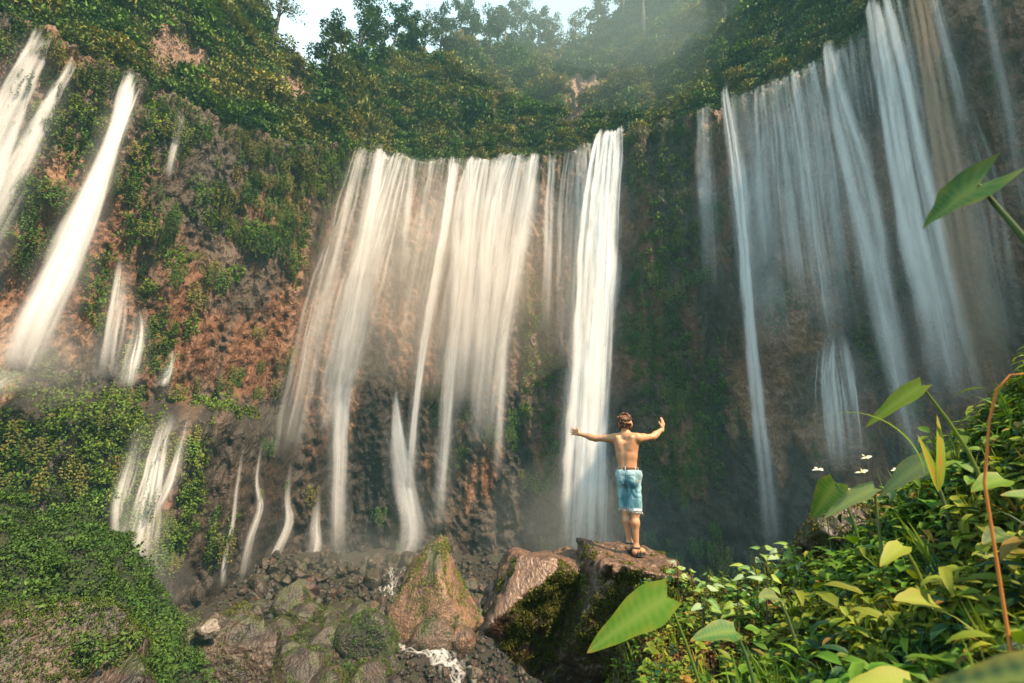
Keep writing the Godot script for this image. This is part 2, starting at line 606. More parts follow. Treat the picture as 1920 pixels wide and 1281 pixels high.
func waterfalls() -> void:
	var edge := "falls at the left edge of the gorge"
	fall("waterfall", "white fall at the far left edge leaving the topmost notch", [[-53.6, 44.2, 1.0, 1.5], [-53.7, 39.0, 1.0, 1.9], [-53.7, 34.5, 1.0, 2.6], [-53.5, 27.4, 1.0, 3.0], [-53.5, 20.0, 1.0, 3.0]], 0.9, 14, 0, edge)
	fall("waterfall", "slim fall slanting between two mossy ribs, second from the left edge", [[-51.1, 43.8, 1.0, 0.8], [-51.5, 38.7, 1.0, 1.1], [-51.7, 33.4, 1.0, 1.7], [-52.1, 28.0, 1.0, 2.2], [-52.2, 21.0, 1.0, 2.4]], 0.75, 10, 1, edge)
	fall("waterfall", "broad bright white fall landing on the mossy ledge at the left", [[-46.8, 45.6, 1.2, 2.1], [-46.7, 39.0, 1.5, 1.4], [-46.8, 32.4, 1.5, 1.8], [-47.0, 26.4, 1.5, 2.3], [-47.4, 21.3, 1.5, 2.4], [-47.6, 17.2, 1.5, 2.2]], 1.3, 24, 0, edge)
	fall("waterfall", "little trickle over green hanging moss right of the broad left fall", [[-42.1, 45.5, 0.4, 0.8], [-41.9, 41.7, 0.4, 0.7], [-41.7, 38.1, 0.4, 0.5]], 0.6, 5, 1, edge)
	fall("waterfall", "faint thin cascade sliding down rock beside a mossy knob", [[-43.3, 29.2, 0.6, 0.5], [-42.7, 26.3, 0.6, 1.2], [-42.2, 22.5, 0.6, 1.6], [-41.7, 18.2, 0.6, 1.7]], 0.7, 7, 2, edge)
	fall("waterfall", "short bright cascade ending behind the mossy dome", [[-41.0, 25.1, 0.6, 0.5], [-40.3, 23.0, 0.6, 0.9], [-40.1, 20.1, 0.6, 1.2], [-40.0, 17.6, 0.6, 1.0]], 1.0, 8, 1, edge)
	fall("waterfall", "tiny trickle right of the long moss tongue", [[-37.3, 22.1, 0.3, 0.3], [-37.2, 20.3, 0.3, 0.4], [-37.4, 18.2, 0.3, 0.7]], 0.9, 5, 1, edge)
	fall("waterfall", "splashing white cascade tumbling left from the foot of the broad left fall", [[-47.4, 18.0, 0.3, 1.4], [-48.6, 16.4, 0.3, 2.2], [-49.6, 14.6, 0.3, 2.0], [-50.2, 12.0, 0.3, 1.6]], 1.2, 14, 1, edge)
	var low := "low cascades below the left ledge"
	fall("waterfall", "bright low cascade pouring from the ledge right of the mossy dome", [[-36.2, 16.2, 0.4, 1.0], [-36.4, 13.2, 0.4, 1.2], [-36.3, 10.4, 0.4, 1.6], [-36.1, 7.2, 0.4, 2.2], [-35.4, 3.2, 0.4, 1.9]], 1.2, 14, 0, low)
	fall("waterfall", "thin right hand branch of the bright low cascade", [[-34.8, 16.1, 0.4, 0.6], [-34.7, 12.5, 0.4, 0.7], [-34.8, 10.0, 0.4, 0.7], [-35.4, 7.8, 0.4, 0.5]], 1.0, 5, 1, low)
	fall("waterfall", "thin broken trickles left of the bright low cascade", [[-38.4, 14.7, 0.4, 0.6], [-38.2, 11.5, 0.4, 1.0], [-38.1, 8.4, 0.4, 1.1], [-37.1, 5.3, 0.4, 0.8]], 0.9, 7, 2, low)
	var drip := "trickles on the dark layered rock at the foot of the wall"
	fall("trickle", "single thread trickle on dark rock nearest the mossy strip", [[-29.3, 14.7, 0.4, 0.15], [-29.1, 10.2, 0.4, 0.24], [-28.7, 6.6, 0.4, 0.30], [-28.8, 3.9, 0.4, 0.30], [-28.5, 1.2, 0.4, 0.42]], 0.6, 5, 2, drip)
	fall("trickle", "forked trickle on dark layered rock, second from the mossy strip", [[-27.6, 15.1, 0.4, 0.15], [-27.4, 10.6, 0.4, 0.36], [-26.5, 7.8, 0.4, 0.78], [-26.9, 4.8, 0.4, 0.90], [-26.8, 1.0, 0.4, 1.08]], 0.6, 9, 2, drip)
	fall("trickle", "slanting forked trickle on dark rock above the rusty wedge stone", [[-24.4, 13.2, 0.4, 0.15], [-24.2, 8.7, 0.4, 0.48], [-23.6, 5.4, 0.4, 0.78], [-24.4, 2.2, 0.4, 0.96], [-24.9, 0.4, 0.4, 1.20]], 0.6, 10, 2, drip)
	fall("trickle", "short fan shaped trickle just left of the long thin fall", [[-21.1, 9.9, 0.4, 0.15], [-20.9, 5.4, 0.4, 0.66], [-20.5, 2.8, 0.4, 1.02], [-20.6, 0.4, 0.4, 1.20]], 0.6, 10, 2, drip)
	var mid := "falls along the sunlit middle wall"
	fall("waterfall", "faint leftmost veil of the sunlit middle wall", [[-22.5, 57.6, 1.5, 1.7], [-23.4, 43.5, 1.5, 2.5], [-24.3, 30.0, 1.5, 3.1], [-24.7, 18.9, 1.5, 2.9], [-25.0, 12.2, 1.5, 2.4]], 0.5, 9, 1, mid)
	fall("waterfall", "long thin fall reaching the rubble left of the pointed boulder", [[-20.0, 58.6, 1.5, 1.8], [-20.3, 45.7, 1.5, 2.3], [-20.7, 35.8, 1.5, 2.4], [-20.4, 23.9, 1.5, 1.9], [-19.2, 10.4, 1.5, 1.5], [-18.0, 0.4, 1.5, 1.7]], 0.9, 12, 0, mid)
	fall("waterfall", "wide sloping veil right of the long thin fall, fading halfway down", [[-17.2, 58.8, 1.5, 2.1], [-18.3, 48.0, 1.5, 3.2], [-19.3, 37.8, 1.5, 4.0], [-20.3, 25.4, 1.5, 3.6], [-21.3, 15.5, 1.5, 3.0]], 0.7, 14, 1, mid)
	fall("waterfall", "wispy short fall beside hanging grass at the middle lip", [[-15.7, 59.0, 1.0, 1.2], [-15.6, 51.7, 1.0, 1.3], [-15.4, 44.7, 1.0, 1.6], [-15.0, 35.6, 1.0, 2.0]], 0.45, 6, 1, mid)
	fall("waterfall", "burst of spray where the sloping veil strikes a bulge of rock", [[-21.0, 38.4, 2.0, 2.2], [-21.1, 34.1, 2.0, 3.6], [-21.2, 28.1, 2.0, 4.0], [-21.3, 19.6, 2.0, 3.6]], 0.55, 12, 1, mid)
	fall("waterfall", "narrow bright unbroken jet slanting down the brown wall", [[-9.8, 59.8, 2.0, 1.7], [-10.1, 49.6, 2.0, 1.3], [-10.9, 37.5, 2.0, 1.1], [-11.4, 26.5, 2.0, 0.9], [-11.5, 17.7, 2.0, 0.8], [-11.2, 9.8, 2.0, 1.2]], 1.3, 12, 0, mid)
	fall("waterfall", "spreading white cascade landing behind the pointed boulder", [[-14.2, 23.0, 1.0, 0.22], [-13.7, 19.0, 1.0, 1.05], [-12.8, 14.0, 1.0, 2.40], [-11.4, 8.5, 1.0, 2.85], [-10.4, 4.0, 1.0, 2.85], [-11.3, 0.6, 1.0, 2.03]], 0.75, 22, 1, mid)
	fall("waterfall", "slim veil just right of the narrow bright jet", [[-7.4, 60.2, 2.0, 2.0], [-7.1, 48.4, 2.0, 2.4], [-7.3, 36.4, 2.0, 2.4], [-7.5, 23.9, 2.0, 2.0], [-7.5, 12.4, 2.0, 1.6], [-7.4, 4.0, 2.0, 1.4]], 0.7, 10, 1, mid)
	fall("waterfall", "wide dense white curtain at the middle lip, left half", [[-4.9, 60.8, 1.5, 5.1], [-5.3, 54.4, 1.5, 7.0], [-5.6, 47.1, 1.5, 7.0], [-5.8, 38.5, 1.5, 5.2], [-5.9, 28.7, 1.5, 3.4], [-6.2, 19.1, 1.5, 2.2]], 0.85, 27, 0, mid)
	fall("waterfall", "wide dense white curtain at the middle lip, right half", [[-0.1, 61.6, 2.0, 6.0], [-1.1, 54.6, 2.0, 7.3], [-1.9, 47.3, 2.0, 7.0], [-2.4, 36.9, 2.0, 5.0], [-3.0, 27.3, 2.0, 3.8], [-3.1, 14.3, 2.0, 2.4]], 0.8, 27, 0, mid)
	fall("waterfall", "thin fall stepping off a notch right of the white curtain", [[2.0, 63.0, 1.5, 1.4], [1.0, 51.3, 1.5, 2.4], [-0.1, 40.7, 1.5, 2.3], [-1.1, 30.7, 1.5, 1.6], [-1.1, 21.4, 1.5, 1.2], [-0.9, 10.7, 1.5, 1.0]], 0.75, 10, 1, mid)
	fall("waterfall", "pale thread fall midway between the curtain and the great fall", [[4.7, 62.2, 1.0, 1.2], [4.4, 51.4, 1.0, 1.5], [4.5, 42.5, 1.0, 1.3], [4.5, 31.1, 1.0, 1.1]], 0.6, 6, 1, mid)
	fall("waterfall", "misty veil along the left side of the great fall", [[8.3, 62.4, 1.5, 3.3], [7.8, 52.5, 1.5, 3.8], [7.6, 42.1, 1.5, 3.6], [7.4, 27.7, 1.5, 3.0]], 0.55, 11, 1, mid)
	fall("great_waterfall", "great white fall right behind the man, brightest and thickest of all", [[13.0, 63.4, 2.5, 4.0], [12.4, 56.5, 2.5, 5.2], [11.6, 47.0, 2.5, 5.4], [11.0, 36.5, 2.5, 5.0], [10.4, 25.8, 2.5, 4.8], [9.9, 15.3, 2.5, 5.0], [9.6, 8.0, 2.5, 5.2], [9.5, 1.0, 2.5, 5.4]], 1.9, 34, 0, mid, Color(0.93, 0.95, 0.96))
	fall("waterfall", "soft left shoulder of the great fall, joining it below the lip", [[10.0, 63.0, 1.6, 3.3], [10.5, 50.3, 1.6, 4.6], [10.0, 36.9, 1.6, 4.2], [9.2, 24.6, 1.6, 3.8], [8.7, 14.6, 1.6, 3.6], [8.5, 5.3, 1.6, 3.4]], 0.7, 16, 1, mid)
	fall("waterfall", "faint wide sheet of drifting water behind the middle falls", [[-9.0, 61.0, 0.8, 26.0], [-9.5, 50.0, 0.8, 26.0], [-10.5, 38.0, 0.8, 22.0], [-11.5, 22.0, 0.8, 18.0]], 0.5, 34, 2, mid)
	var dim := "falls along the shaded right wall"
	fall("waterfall", "faint leftmost fall of the shaded right wall", [[26.4, 62.0, 1.0, 1.6], [25.9, 53.5, 1.0, 1.7], [25.8, 45.8, 1.0, 1.7], [25.6, 34.1, 1.0, 1.5]], 0.45, 6, 1, dim)
	fall("waterfall", "long narrow bright fall at the left of the right wall, reaching the plants", [[28.9, 61.3, 3.0, 1.1], [29.2, 51.4, 3.0, 1.3], [29.2, 42.1, 3.0, 1.1], [29.0, 32.9, 3.0, 1.0], [28.9, 21.8, 3.0, 1.0], [29.0, 12.8, 3.0, 1.1], [28.9, 4.3, 3.0, 1.4]], 1.1, 9, 0, dim)
	fall("waterfall", "short stepped fall starting from a knob beside the long narrow fall", [[29.8, 52.4, 2.0, 0.8], [29.9, 48.1, 2.0, 1.3], [29.6, 41.1, 2.0, 1.4], [29.4, 33.1, 2.0, 1.2]], 0.7, 7, 1, dim)
	fall("waterfall", "thin curtain fall, first of the row on the right wall", [[33.0, 60.5, 1.5, 2.0], [32.7, 52.9, 1.5, 2.2], [32.3, 45.9, 1.5, 2.6], [31.9, 35.0, 1.5, 2.5]], 0.55, 9, 1, dim)
	fall("waterfall", "thin curtain fall, second of the row on the right wall", [[35.2, 60.2, 1.5, 1.9], [34.9, 51.8, 1.5, 2.5], [34.6, 43.7, 1.5, 2.7], [34.2, 30.7, 1.5, 2.4]], 0.6, 9, 1, dim)
	fall("waterfall", "thin curtain fall, third and longest of the row on the right wall", [[36.9, 60.0, 2.0, 1.9], [36.9, 51.7, 2.0, 2.2], [36.7, 43.8, 2.0, 2.0], [36.6, 35.1, 2.0, 1.7], [36.6, 25.1, 2.0, 1.3]], 0.75, 9, 1, dim)
	fall("waterfall", "thin curtain fall, fourth of the row on the right wall", [[38.7, 60.0, 1.5, 1.4], [38.5, 51.1, 1.5, 1.6], [38.2, 43.4, 1.5, 1.8], [38.0, 33.1, 1.5, 1.4]], 0.55, 7, 1, dim)
	fall("waterfall", "grey fall widening below a small step in the right wall", [[40.8, 60.0, 3.0, 0.8], [40.7, 52.4, 3.0, 1.8], [41.1, 44.9, 3.0, 3.0], [41.3, 37.1, 3.0, 3.0], [41.3, 30.0, 3.0, 2.1], [41.4, 21.8, 3.0, 1.7], [41.8, 13.0, 3.0, 1.5]], 0.75, 12, 1, dim)
	fall("waterfall", "short fringe of drips under the dark lip of the right wall", [[43.0, 60.2, 0.8, 3.5], [42.7, 54.9, 0.8, 3.5], [42.6, 49.7, 0.8, 2.9]], 0.45, 9, 2, dim)
	fall("waterfall", "strong white fall on the right wall, left of the brown one", [[46.1, 60.0, 4.0, 2.1], [45.9, 51.5, 4.0, 2.6], [45.4, 43.1, 4.0, 3.0], [45.2, 35.1, 4.0, 3.3], [45.2, 27.6, 4.0, 3.2], [45.1, 18.2, 4.0, 3.6]], 1.1, 19, 0, dim)
	fall("waterfall", "short thin jet beside the top of the strong right fall", [[47.8, 61.1, 2.0, 0.7], [47.5, 52.9, 2.0, 1.0], [47.2, 43.6, 2.0, 1.0]], 0.55, 5, 1, dim)
	fall("waterfall", "brown muddy fall dropping from above the picture at the right", [[49.9, 61.5, 5.0, 2.0], [49.2, 51.0, 5.0, 2.3], [48.6, 43.3, 5.0, 2.6], [48.0, 34.0, 5.0, 2.9], [47.7, 26.2, 5.0, 2.9], [47.6, 16.6, 5.0, 2.9]], 0.8, 12, 1, dim, Color(0.56, 0.43, 0.32))
	fall("waterfall", "thin pale jet hugging the right side of the brown fall", [[50.6, 61.0, 4.0, 0.6], [50.4, 50.3, 4.0, 1.1], [50.1, 41.4, 4.0, 1.4]], 0.5, 5, 1, dim)
	fall("waterfall", "faint streak in the darkest corner at the upper right", [[54.4, 61.0, 4.0, 0.9], [53.2, 46.2, 4.0, 1.0], [52.0, 32.3, 4.0, 1.3]], 0.35, 4, 1, dim)
	fall("waterfall", "grey drifting veil behind the big drooping leaf", [[50.1, 44.9, 4.0, 1.8], [49.7, 33.6, 4.0, 2.6], [48.9, 22.8, 4.0, 2.5]], 0.35, 6, 1, dim)
	fall("waterfall", "white burst of water striking a ledge low on the right wall", [[36.8, 28.3, 1.5, 1.1], [36.3, 24.9, 1.5, 3.1], [36.0, 20.6, 1.5, 3.7], [35.7, 13.8, 1.5, 3.2]], 0.95, 17, 1, dim)
	fall("waterfall", "faint wide sheet of drops behind the row of thin curtain falls", [[35.5, 61.0, 0.8, 15.0], [35.5, 50.0, 0.8, 15.0], [35.0, 38.0, 0.8, 14.0], [35.0, 26.0, 0.8, 12.0]], 0.4, 30, 2, dim)


func puff(at: Vector3, size: Vector3, density: float, color: Color, label: String, turn := 0.0) -> void:
	# two shells, thinner outwards, so that the bank has no edge
	for shell in 2:
		bank(at, size * [1.0, 0.62][shell], density * [0.4, 0.6][shell], color, label, turn)


func bank(at: Vector3, size: Vector3, density: float, color: Color, label: String, turn: float) -> void:
	var f := FogVolume.new()
	f.name = numbered("mist")
	f.shape = RenderingServer.FOG_VOLUME_SHAPE_ELLIPSOID
	f.size = size
	f.position = at
	f.rotation.y = turn
	var m := FogMaterial.new()
	m.density = density
	m.albedo = color
	f.material = m
	tag(f, label, "", "", "stuff")
	add_child(f)


func mist() -> void:
	puff(polar(-9, 55, 37), Vector3(42, 34, 10), 0.046, Color(0.98, 0.93, 0.86), "sunlit spray drifting before the middle wall")  # white spray; the warmth of the sunlight is put into its colour
	puff(polar(12, 56, 84), Vector3(56, 38, 12), 0.02, Color(0.82, 0.94, 0.95), "grey mist hanging over the forest above the middle falls")  # cool tint of the sky light painted into the mist colour
	puff(polar(10, 54, 7), Vector3(24, 16, 10), 0.022, Color(0.93, 0.95, 0.95), "spray at the foot of the great fall")
	puff(polar(-15, 56, 3), Vector3(22, 7, 8), 0.016, Color(0.93, 0.95, 0.95), "spray over the rubble left of the pointed boulder")
	puff(polar(-47, 44, 18), Vector3(9, 7, 6), 0.06, Color(0.95, 0.95, 0.94), "spray where the broad left fall lands", deg_to_rad(47))
	puff(polar(-35.5, 40, 4), Vector3(7, 5, 5), 0.05, Color(0.95, 0.95, 0.94), "spray at the foot of the low cascade")
	puff(polar(36, 48, 14), Vector3(22, 22, 8), 0.005, Color(0.8, 0.94, 0.97), "spray round the burst low on the right wall", deg_to_rad(-36))  # white spray, tinted teal in its colour to stand for sky light


# ------------------------------------------------------------------ leaves, stems, stones

class Pile:
	var v := PackedVector3Array()
	var n := PackedVector3Array()
	var c := PackedColorArray()
	var x := PackedInt32Array()

	func _wound() -> PackedInt32Array:
		for k in range(0, x.size(), 3):
			var p := v[x[k]]
			if (v[x[k + 2]] - p).cross(v[x[k + 1]] - p).dot(n[x[k]] + n[x[k + 1]] + n[x[k + 2]]) < 0.0:
				var s := x[k + 1]
				x[k + 1] = x[k + 2]
				x[k + 2] = s
		return x

	func mesh() -> ArrayMesh:
		var arrays := []
		arrays.resize(Mesh.ARRAY_MAX)
		arrays[Mesh.ARRAY_VERTEX] = v
		arrays[Mesh.ARRAY_NORMAL] = n
		arrays[Mesh.ARRAY_COLOR] = c
		arrays[Mesh.ARRAY_INDEX] = _wound()
		var m := ArrayMesh.new()
		m.add_surface_from_arrays(Mesh.PRIMITIVE_TRIANGLES, arrays)
		return m

	func chip(base: Vector3, along: Vector3, face: Vector3, width: float, color: Color) -> void:
		# a small leaf folded along its middle: four corners
		var side := along.cross(face).normalized() * width * 0.5
		var up := face.normalized()
		var mid := base + along * 0.42
		var at := v.size()
		v.append(base); v.append(mid - side + up * width * 0.16); v.append(mid + side + up * width * 0.16); v.append(base + along - up * width * 0.12)
		n.append(up); n.append((up + side.normalized() * 0.35).normalized()); n.append((up - side.normalized() * 0.35).normalized()); n.append((up + along.normalized() * 0.3).normalized())
		for k in 4:
			c.append(color)
		x.append_array(PackedInt32Array([at, at + 1, at + 3, at, at + 3, at + 2]))

	func leaf(base: Vector3, along: Vector3, face: Vector3, length: float, width: float, droop: float, color: Color, rib: Color, segs := 6, heart := 0.0, twist := 0.0, wave := 0.0) -> void:
		# a larger leaf with a midrib, a fold and a drooping tip; heart > 0 sets back lobes beside the stalk
		along = along.normalized()
		var side := along.cross(face).normalized()
		var up := side.cross(along).normalized()
		var p := base
		var dir := along
		var at := v.size()
		for j in segs + 1:
			var t := float(j) / segs
			var w := pow(sin(PI * pow(clampf(t, 0.0, 1.0), 0.72)), 0.8) if heart <= 0.0 else pow(1.0 - t, 0.75) * (0.55 + 0.45 * smoothstep(0.0, 0.22, t)) * 1.18
			if j == segs:
				w = 0.0
			w *= width * 0.5
			var back := -dir * heart * length * 0.3 * (1.0 - smoothstep(0.0, 0.35, t))
			var roll := twist * t
			var s2 := side * cos(roll) + up * sin(roll)
			var u2 := up * cos(roll) - side * sin(roll)
			var lift := 0.22 + wave * sin(t * 17.0)
			var lift2 := 0.22 + wave * sin(t * 15.0 + 2.0)
			var veined := color.lerp(rib, 0.4) if j % 2 == 1 else color
			var rim := color
			if heart > 0.0:
				# dry yellow margin and a scorched tip, as on old leaves
				rim = color.lerp(Color(0.28, 0.24, 0.03), 0.3 + 0.25 * sin(t * 23.0) * sin(t * 7.0))
				rim = rim.lerp(Color(0.3, 0.13, 0.02), smoothstep(0.86, 0.97, t))
				veined = veined.lerp(Color(0.3, 0.2, 0.03), smoothstep(0.9, 0.99, t))
			v.append(p - s2 * w + u2 * w * lift + back)
			v.append(p - s2 * w * 0.5 + u2 * w * 0.08 + back * 0.5)
			v.append(p)
			v.append(p + s2 * w * 0.5 + u2 * w * 0.08 + back * 0.5)
			v.append(p + s2 * w + u2 * w * lift2 + back)
			n.append((u2 + s2 * 0.4).normalized()); n.append((u2 + s2 * 0.2).normalized()); n.append(u2); n.append((u2 - s2 * 0.2).normalized()); n.append((u2 - s2 * 0.4).normalized())
			c.append(rim); c.append(veined); c.append(rib); c.append(veined); c.append(rim)
			dir = (dir - up * droop / segs).normalized()
			up = side.cross(dir).normalized()
			p += dir * length / segs
		for j in segs:
			for i in 4:
				var a := at + j * 5 + i
				x.append_array(PackedInt32Array([a, a + 5, a + 1, a + 1, a + 5, a + 6]))

	func tube(points: Array, radii: Array, sides: int, color: Color) -> void:
		var at := v.size()
		for j in points.size():
			var d: Vector3 = points[mini(j + 1, points.size() - 1)] - points[maxi(j - 1, 0)]
			d = d.normalized()
			var a := d.cross(Vector3(0.31, 0.2, 0.93)).normalized()
			var b := d.cross(a)
			for i in sides:
				var o := a * cos(TAU * i / sides) + b * sin(TAU * i / sides)
				v.append(points[j] + o * radii[j])
				n.append(o)
				c.append(color)
		for j in points.size() - 1:
			for i in sides:
				var p := at + j * sides + i
				var q := at + j * sides + (i + 1) % sides
				x.append_array(PackedInt32Array([p, q, p + sides, q, q + sides, p + sides]))


func any_dir() -> Vector3:
	var z := rnd.randf_range(-1.0, 1.0)
	var a := rnd.randf() * TAU
	var s := sqrt(1.0 - z * z)
	return Vector3(s * cos(a), z, s * sin(a))


func vary(c: Color, by: float) -> Color:
	# plants differ in tone from leaf to leaf
	var k := 1.0 + rnd.randf_range(-by, by)
	return Color(c.r * k * (1.0 + rnd.randf_range(-0.12, 0.12)), c.g * k, c.b * k)


func tuft_mesh(count: int, reach: float, leaf: float, width: float, hang: float) -> ArrayMesh:
	# a clump that grows from a point along +y
	var p := Pile.new()
	for i in count:
		var d := any_dir()
		d.y = absf(d.y) * 0.9 + 0.15
		d = d.normalized()
		var base := d * reach * sqrt(rnd.randf()) * Vector3(1, 0.55, 1)
		var along := (d + any_dir() * 0.7 + Vector3(0, -hang * 0.2, 0)).normalized() * leaf * rnd.randf_range(0.7, 1.3)
		p.chip(base, along, (d + any_dir() * 0.5).normalized(), width * rnd.randf_range(0.7, 1.3), vary(Color(0.9, 0.9, 0.9), 0.22))
	return p.mesh()


func hanging_mesh(strands: int, length: float) -> ArrayMesh:
	# strands of creeping leaves that hang from the rock; +z is away from the rock, -y is down
	var p := Pile.new()
	for s in strands:
		var at := Vector3(rnd.randf_range(-0.7, 0.7), rnd.randf_range(-0.1, 0.4), rnd.randf_range(0.0, 0.25))
		var steps := rnd.randi_range(4, 9)
		for k in steps:
			at += Vector3(rnd.randf_range(-0.06, 0.06), -length / 9.0, 0.03 if k < 2 else -0.01)
			for m in 2:
				var d := Vector3(rnd.randf_range(-1, 1), rnd.randf_range(-1.0, 0.1), rnd.randf_range(0.1, 0.9)).normalized()
				p.chip(at, d * rnd.randf_range(0.09, 0.19), (Vector3(0, 0.6, 0.8) + any_dir() * 0.5).normalized(), rnd.randf_range(0.06, 0.12), vary(Color(0.9, 0.9, 0.9), 0.25))
	return p.mesh()


func crown_pile(lobes: Array, per_lobe: int, leaf: float, width: float, droop: float, color: Color) -> Pile:
	# lobes: [centre, radius]; leaves lie through the outer part of every lobe, thinner below
	var p := Pile.new()
	for l in lobes:
		var tone := vary(color, 0.18)
		for i in per_lobe:
			var d := any_dir()
			if d.y < -0.25 and rnd.randf() < 0.6:
				d.y = -d.y
			var r: float = l[1] * pow(rnd.randf(), 0.35) * (1.0 + 0.3 * big.get_noise_3d(d.x * 30.0, d.y * 30.0, d.z * 30.0 + l[0].x * 9.0))
			var at: Vector3 = l[0] + d * r * Vector3(1, 0.8, 1)
			var along := (d + any_dir() * 0.8 + Vector3.DOWN * droop).normalized()
			p.chip(at, along * leaf * rnd.randf_range(0.6, 1.35), (d * 0.7 + Vector3.UP * 0.8 + any_dir() * 0.6).normalized(), width * rnd.randf_range(0.7, 1.3), vary(tone, 0.25))
	return p


func spray_pile(sprays: int, height: float, leaf: float, color: Color) -> Pile:
	# arching plumes like bamboo or tall grass
	var p := Pile.new()
	for s in sprays:
		var a := rnd.randf() * TAU
		var lean := Vector3(cos(a), 0, sin(a)) * rnd.randf_range(0.15, 0.8)
		var h := height * rnd.randf_range(0.6, 1.15)
		var tone := vary(color, 0.2)
		for k in 9:
			var t := (k + 2.0) / 10.0
			var at := Vector3(0, h * t * (1.0 - 0.35 * t * lean.length()), 0) + lean * h * t * t * 0.75
			for m in 4:
				var d := (lean.normalized() * 0.6 + any_dir() * 0.9 + Vector3(0, -0.5, 0)).normalized()
				p.chip(at + any_dir() * 0.12, d * leaf * rnd.randf_range(0.6, 1.3), (Vector3.UP + any_dir() * 0.6).normalized(), leaf * 0.24, vary(tone, 0.25))
	return p


func stone_mesh(number: int, detail: int, squash: Vector3, cuts: int, rough: float, color: Color, color2: Color, taper := 0.0, mossy := 0.0) -> ArrayMesh:
	# a stone of radius about 1: a ball that is knocked flat on some sides, dented and grained
	var r := RandomNumberGenerator.new()
	r.seed = number
	var t := (1.0 + sqrt(5.0)) / 2.0
	var v: Array[Vector3] = [Vector3(-1, t, 0), Vector3(1, t, 0), Vector3(-1, -t, 0), Vector3(1, -t, 0), Vector3(0, -1, t), Vector3(0, 1, t), Vector3(0, -1, -t), Vector3(0, 1, -t), Vector3(t, 0, -1), Vector3(t, 0, 1), Vector3(-t, 0, -1), Vector3(-t, 0, 1)]
	for i in 12:
		v[i] = v[i].normalized()
	var x := PackedInt32Array([0, 11, 5, 0, 5, 1, 0, 1, 7, 0, 7, 10, 0, 10, 11, 1, 5, 9, 5, 11, 4, 11, 10, 2, 10, 7, 6, 7, 1, 8, 3, 9, 4, 3, 4, 2, 3, 2, 6, 3, 6, 8, 3, 8, 9, 4, 9, 5, 2, 4, 11, 6, 2, 10, 8, 6, 7, 9, 8, 1])
	for d in detail:
		var half := {}
		var y := PackedInt32Array()
		for k in range(0, x.size(), 3):
			var m := []
			for e in 3:
				var a := x[k + e]
				var b := x[k + (e + 1) % 3]
				var key := mini(a, b) * 100000 + maxi(a, b)
				if not half.has(key):
					half[key] = v.size()
					v.append((v[a] + v[b]).normalized())
				m.append(half[key])
			y.append_array(PackedInt32Array([x[k], m[0], m[2], x[k + 1], m[1], m[0], x[k + 2], m[2], m[1], m[0], m[1], m[2]]))
		x = y
	var planes := []
	for k in cuts:
		planes.append([Vector3(r.randf_range(-1, 1), r.randf_range(-0.5, 1), r.randf_range(-1, 1)).normalized(), r.randf_range(0.55, 0.85)])
	var pv := PackedVector3Array()
	var n := PackedVector3Array()
	var c := PackedColorArray()
	var off := r.randf() * 50.0
	for p in v:
		var q: Vector3 = p * (1.0 + big.get_noise_3d(p.x * 9.0 + off, p.y * 9.0, p.z * 9.0) * 0.35)
		for pl in planes:
			var over: float = q.dot(pl[0]) - pl[1]
			if over > 0.0:
				q -= pl[0] * over * 0.92
		q *= 1.0 + rough * fine.get_noise_3d(p.x * 4.0 + off, p.y * 4.0, p.z * 4.0) + rough * 0.5 * fine.get_noise_3d(p.x * 11.0, p.y * 11.0 + off, p.z * 11.0)
		if taper > 0.0:
			var h := clampf((q.y + 0.7) / 1.7, 0.0, 1.0)
			q.x *= 1.0 - taper * pow(h, 1.4)
			q.z *= 1.0 - taper * pow(h, 1.4)
		pv.append(q * squash)
		n.append(Vector3.ZERO)
		var k := fine.get_noise_3d(p.x * 2.0 + off, p.y * 2.0, p.z * 2.0)
		var cc := color.lerp(color2, smoothstep(-0.3, 0.3, k))
		var moss := smoothstep(0.75 - mossy, 1.0 - mossy, patchy.get_noise_3d(p.x * 12.0 + off, p.y * 12.0, p.z * 12.0) * 1.1 + 0.5 + p.y * 0.1)
		cc = cc.lerp(Color(0.06, 0.075, 0.018), moss * 0.9)
		c.append(cc * (1.0 + 0.3 * fine.get_noise_3d(p.x * 9.0, p.y * 9.0, p.z * 9.0)))
	for k in range(0, x.size(), 3):
		var f := (pv[x[k + 1]] - pv[x[k]]).cross(pv[x[k + 2]] - pv[x[k]])
		for e in 3:
			n[x[k + e]] += f
		var s := x[k + 1]
		x[k + 1] = x[k + 2]
		x[k + 2] = s
	for k in n.size():
		n[k] = n[k].normalized()
	return raw_mesh(pv, n, c, x)


func grown(normal: Vector3, up_share: float, scale: float, at: Vector3) -> Transform3D:
	var y := normal.lerp(Vector3.UP, up_share).normalized()
	var x := y.cross(any_dir()).normalized()
	var z := x.cross(y)
	var k := scale * rnd.randf_range(0.7, 1.35)
	return Transform3D(Basis(x * k, y * k, z * k), at)


func moss_on(mesh: ArrayMesh, count: int, scale: float, owner_: Node3D, tone: Color, keep_above := -0.2, threshold := 0.0) -> void:
	# tufts over the upward and outward faces of a stone
	var a := mesh.surface_get_arrays(0)
	var v: PackedVector3Array = a[Mesh.ARRAY_VERTEX]
	var n: PackedVector3Array = a[Mesh.ARRAY_NORMAL]
	var places := []
	var tints := []
	for i in count * 4:
		if places.size() >= count:
			break
		var k := rnd.randi() % v.size()
		if n[k].y < keep_above or patchy.get_noise_3d(v[k].x * 5.0, v[k].y * 5.0, v[k].z * 5.0 + count) < threshold:
			continue
		places.append(grown(n[k], 0.25, scale, v[k] + any_dir() * scale * 0.25))
		tints.append(vary(tone, 0.4))
	scatter("moss", tuft_small, moss_mat, places, tints, owner_)


var tuft_small: ArrayMesh
var tuft_leafy: ArrayMesh
var tuft_hang: Array[ArrayMesh] = []


# ------------------------------------------------------------------ growth on the wall

